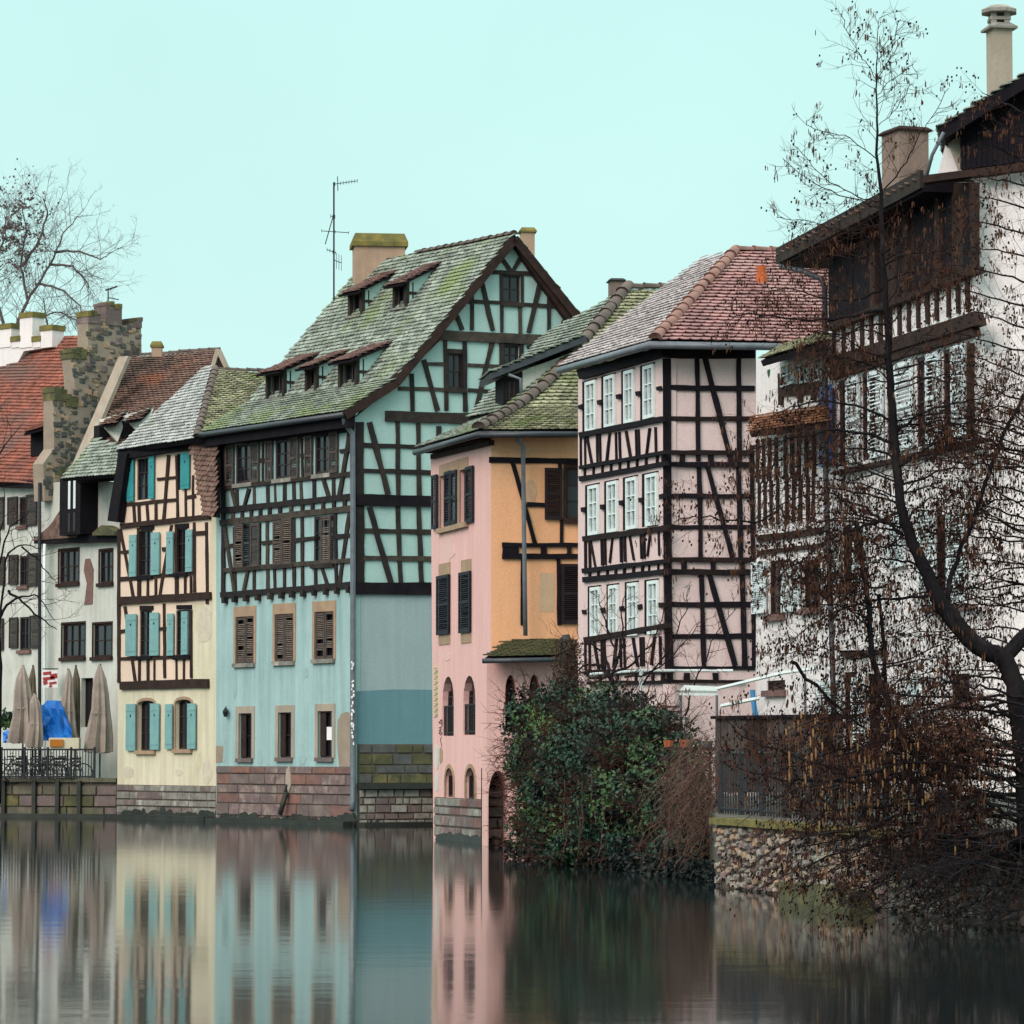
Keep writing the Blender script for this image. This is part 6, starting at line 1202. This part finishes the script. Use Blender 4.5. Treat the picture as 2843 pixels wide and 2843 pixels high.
# dead ivy-covered trunk
DT = thing('dead_trunk', 'thick trunk wrapped in dry brown ivy rising behind the ivy mound', 'tree', xy0(1580, 79, 1.0)); q = MB(); P = [at(1585, 2080, 79), at(1582, 1900, 79), at(1574, 1800, 79), at(1570, 1762, 79)]; q.tube(P, [.22, .2, .17, .08], 9); q.build('trunk', M['bark2'], DT)
dl = MB(); tt = TreeB()
for i in range(5200):
    t = random.random(); p = at(1576 + random.gauss(0, 17) * (1.1 - .3 * t), lerp(2000, 1775, t), 79 + random.gauss(0, .25)); leaf(dl, p, random.uniform(.02, .045))
for i in range(90): tt.twig(at(1576 + random.gauss(0, 14), random.uniform(1770, 1980), 79), rv() + Vector((0, 0, .3)), random.uniform(.25, .6), .008, 1, 0, 3)
dl.build('dry_ivy_leaves', mat('dry_ivy', (.085, .06, .038), (.05, .038, .026), sc=4, bump=0), DT)['kind'] = 'stuff'; tt.tw.build('twigs', M['twig'], DT)['kind'] = 'stuff'
def bare_tree(name, label, D, trunk, tr, limb_list, mt, tmat, sp, lo, hi, lvl, kids, r0, cat=.0, droop=0, kscale=1):
    T = thing(name, label, 'tree', (at(*trunk[0], D).x, D, 1.1)); B = TreeB()
    P, R = smooth_pts([at(x, y, D) for x, y in trunk], [r * D / F for r in tr], 4, .01); q = MB(); q.tube(P, R, 8); q.build('trunk', mt, T, True)
    for L_, r in limb_list:
        n = len(L_); dd = random.uniform(-1, 1); Pp, Rr = smooth_pts([at(x, y, D + dd * i / n) for i, (x, y) in enumerate(L_)], [max(.006, r * (1 - .8 * i / (n - 1)) * D / F) for i in range(n)], 4, .02 * kscale); q = MB(); q.tube(Pp, Rr, 6); q.build('limb', mt, T); limb_children(B, Pp, Rr, sp, lo, hi, lvl, kids, r0, droop)
    if cat: B.catkins(cat, .05, cat)
    B.tw.build('twigs', tmat, T)['kind'] = 'stuff'; return T, B
bare_tree('bare_tree', 'small bare fruit tree with arching branches in front of the pale pink house', 73, [(1712, 2020), (1712, 1930), (1690, 1870)], (8, 8, 7), [(((1700, 1880), (1660, 1845), (1620, 1850), (1570, 1890)), 6), (((1690, 1870), (1680, 1820), (1640, 1790), (1600, 1800)), 5), (((1700, 1880), (1715, 1830), (1730, 1780), (1725, 1700), (1735, 1640)), 5), (((1700, 1870), (1760, 1840), (1800, 1790), (1830, 1740), (1850, 1650)), 4), (((1715, 1830), (1690, 1760), (1670, 1690), (1660, 1650)), 4), (((1700, 1880), (1640, 1880), (1600, 1860)), 4), (((1740, 1880), (1830, 1850), (1900, 1780), (1960, 1700)), 3), (((1900, 1990), (1940, 1870), (1990, 1760), (2050, 1680)), 3), (((1780, 1900), (1860, 1800), (1900, 1700), (1910, 1640)), 3)], M['bark'], M['twig'], .16, .3, .8, 2, 3, .009, .12)
bare_tree('bare_tree', 'dark bare tree whose branches cross the white houses at the left edge', 115, [(-8, 2230), (-6, 2000), (-4, 1850), (-10, 1740)], (12, 11, 10, 9), [(((-6, 1720), (30, 1670), (75, 1655), (110, 1660), (150, 1720)), 4.5), (((-6, 1800), (15, 1560), (60, 1515), (110, 1522)), 4.5), (((20, 1640), (50, 1660), (115, 1718), (158, 1748)), 4.5), (((-6, 1600), (20, 1480), (60, 1440), (100, 1420)), 3.5), (((-6, 1520), (10, 1420), (8, 1340)), 3), (((60, 1515), (110, 1560), (150, 1610)), 3), (((-20, 1300), (10, 1240), (60, 1180)), 3)], M['bark'], M['twig'], .5, .7, 1.9, 2, 3, .014)
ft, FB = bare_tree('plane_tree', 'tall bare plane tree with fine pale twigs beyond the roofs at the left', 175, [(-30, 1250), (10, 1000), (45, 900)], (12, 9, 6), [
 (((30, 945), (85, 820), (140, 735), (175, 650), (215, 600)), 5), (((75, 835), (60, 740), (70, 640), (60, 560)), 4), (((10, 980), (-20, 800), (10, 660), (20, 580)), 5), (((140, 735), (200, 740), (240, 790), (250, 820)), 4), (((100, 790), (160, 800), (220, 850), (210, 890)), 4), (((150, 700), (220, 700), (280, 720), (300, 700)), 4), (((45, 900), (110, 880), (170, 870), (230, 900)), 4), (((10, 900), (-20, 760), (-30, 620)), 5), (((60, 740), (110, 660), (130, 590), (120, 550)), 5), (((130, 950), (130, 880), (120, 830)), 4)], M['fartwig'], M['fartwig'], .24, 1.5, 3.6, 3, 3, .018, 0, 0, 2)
# white gulls' worth of small things: bushes by the terrace
TBsh = MB()
for i in range(500): leaf(TBsh, at(random.gauss(18, 8), random.uniform(1985, 2010), 124) + rv(.1), random.uniform(.04, .09))
single('potted_shrub', TBsh, M['leaf'], 'small green shrub behind the low blue tarpaulin', 'shrub')

# brown tendrils over the ivy
TT = TreeB()
for i in range(45):
    x = random.uniform(1400, 1960); y = random.uniform(1960, 2380); p = at(x, y, 66.5 + random.uniform(-.5, 1.5)); 
    if p.z > .15: TT.twig(p, Vector((random.gauss(0, .7), -.1, random.gauss(-.3, .6))), random.uniform(.3, .9), .008, 1, .06, 3)
for i in range(120):
    p = at(random.uniform(1405, 1530), random.uniform(2080, 2330), 76 + random.uniform(-1, 1)); TT.twig(p, Vector((-.8, -.2, random.gauss(.2, .5))), random.uniform(.25, .7), .008, 1, .02, 3)
TT.tw.build('tendrils', M['twig'], IV)['kind'] = 'stuff'

q = MB()
for i in range(2600):
    x = random.gauss(40, 42); y = random.gauss(640, 60)
    if mnoise.noise(Vector((x * .05, y * .05, 0))) > -.05: leaf(q, at(x, y, 175 + random.gauss(0, 1)), random.uniform(.05, .11))
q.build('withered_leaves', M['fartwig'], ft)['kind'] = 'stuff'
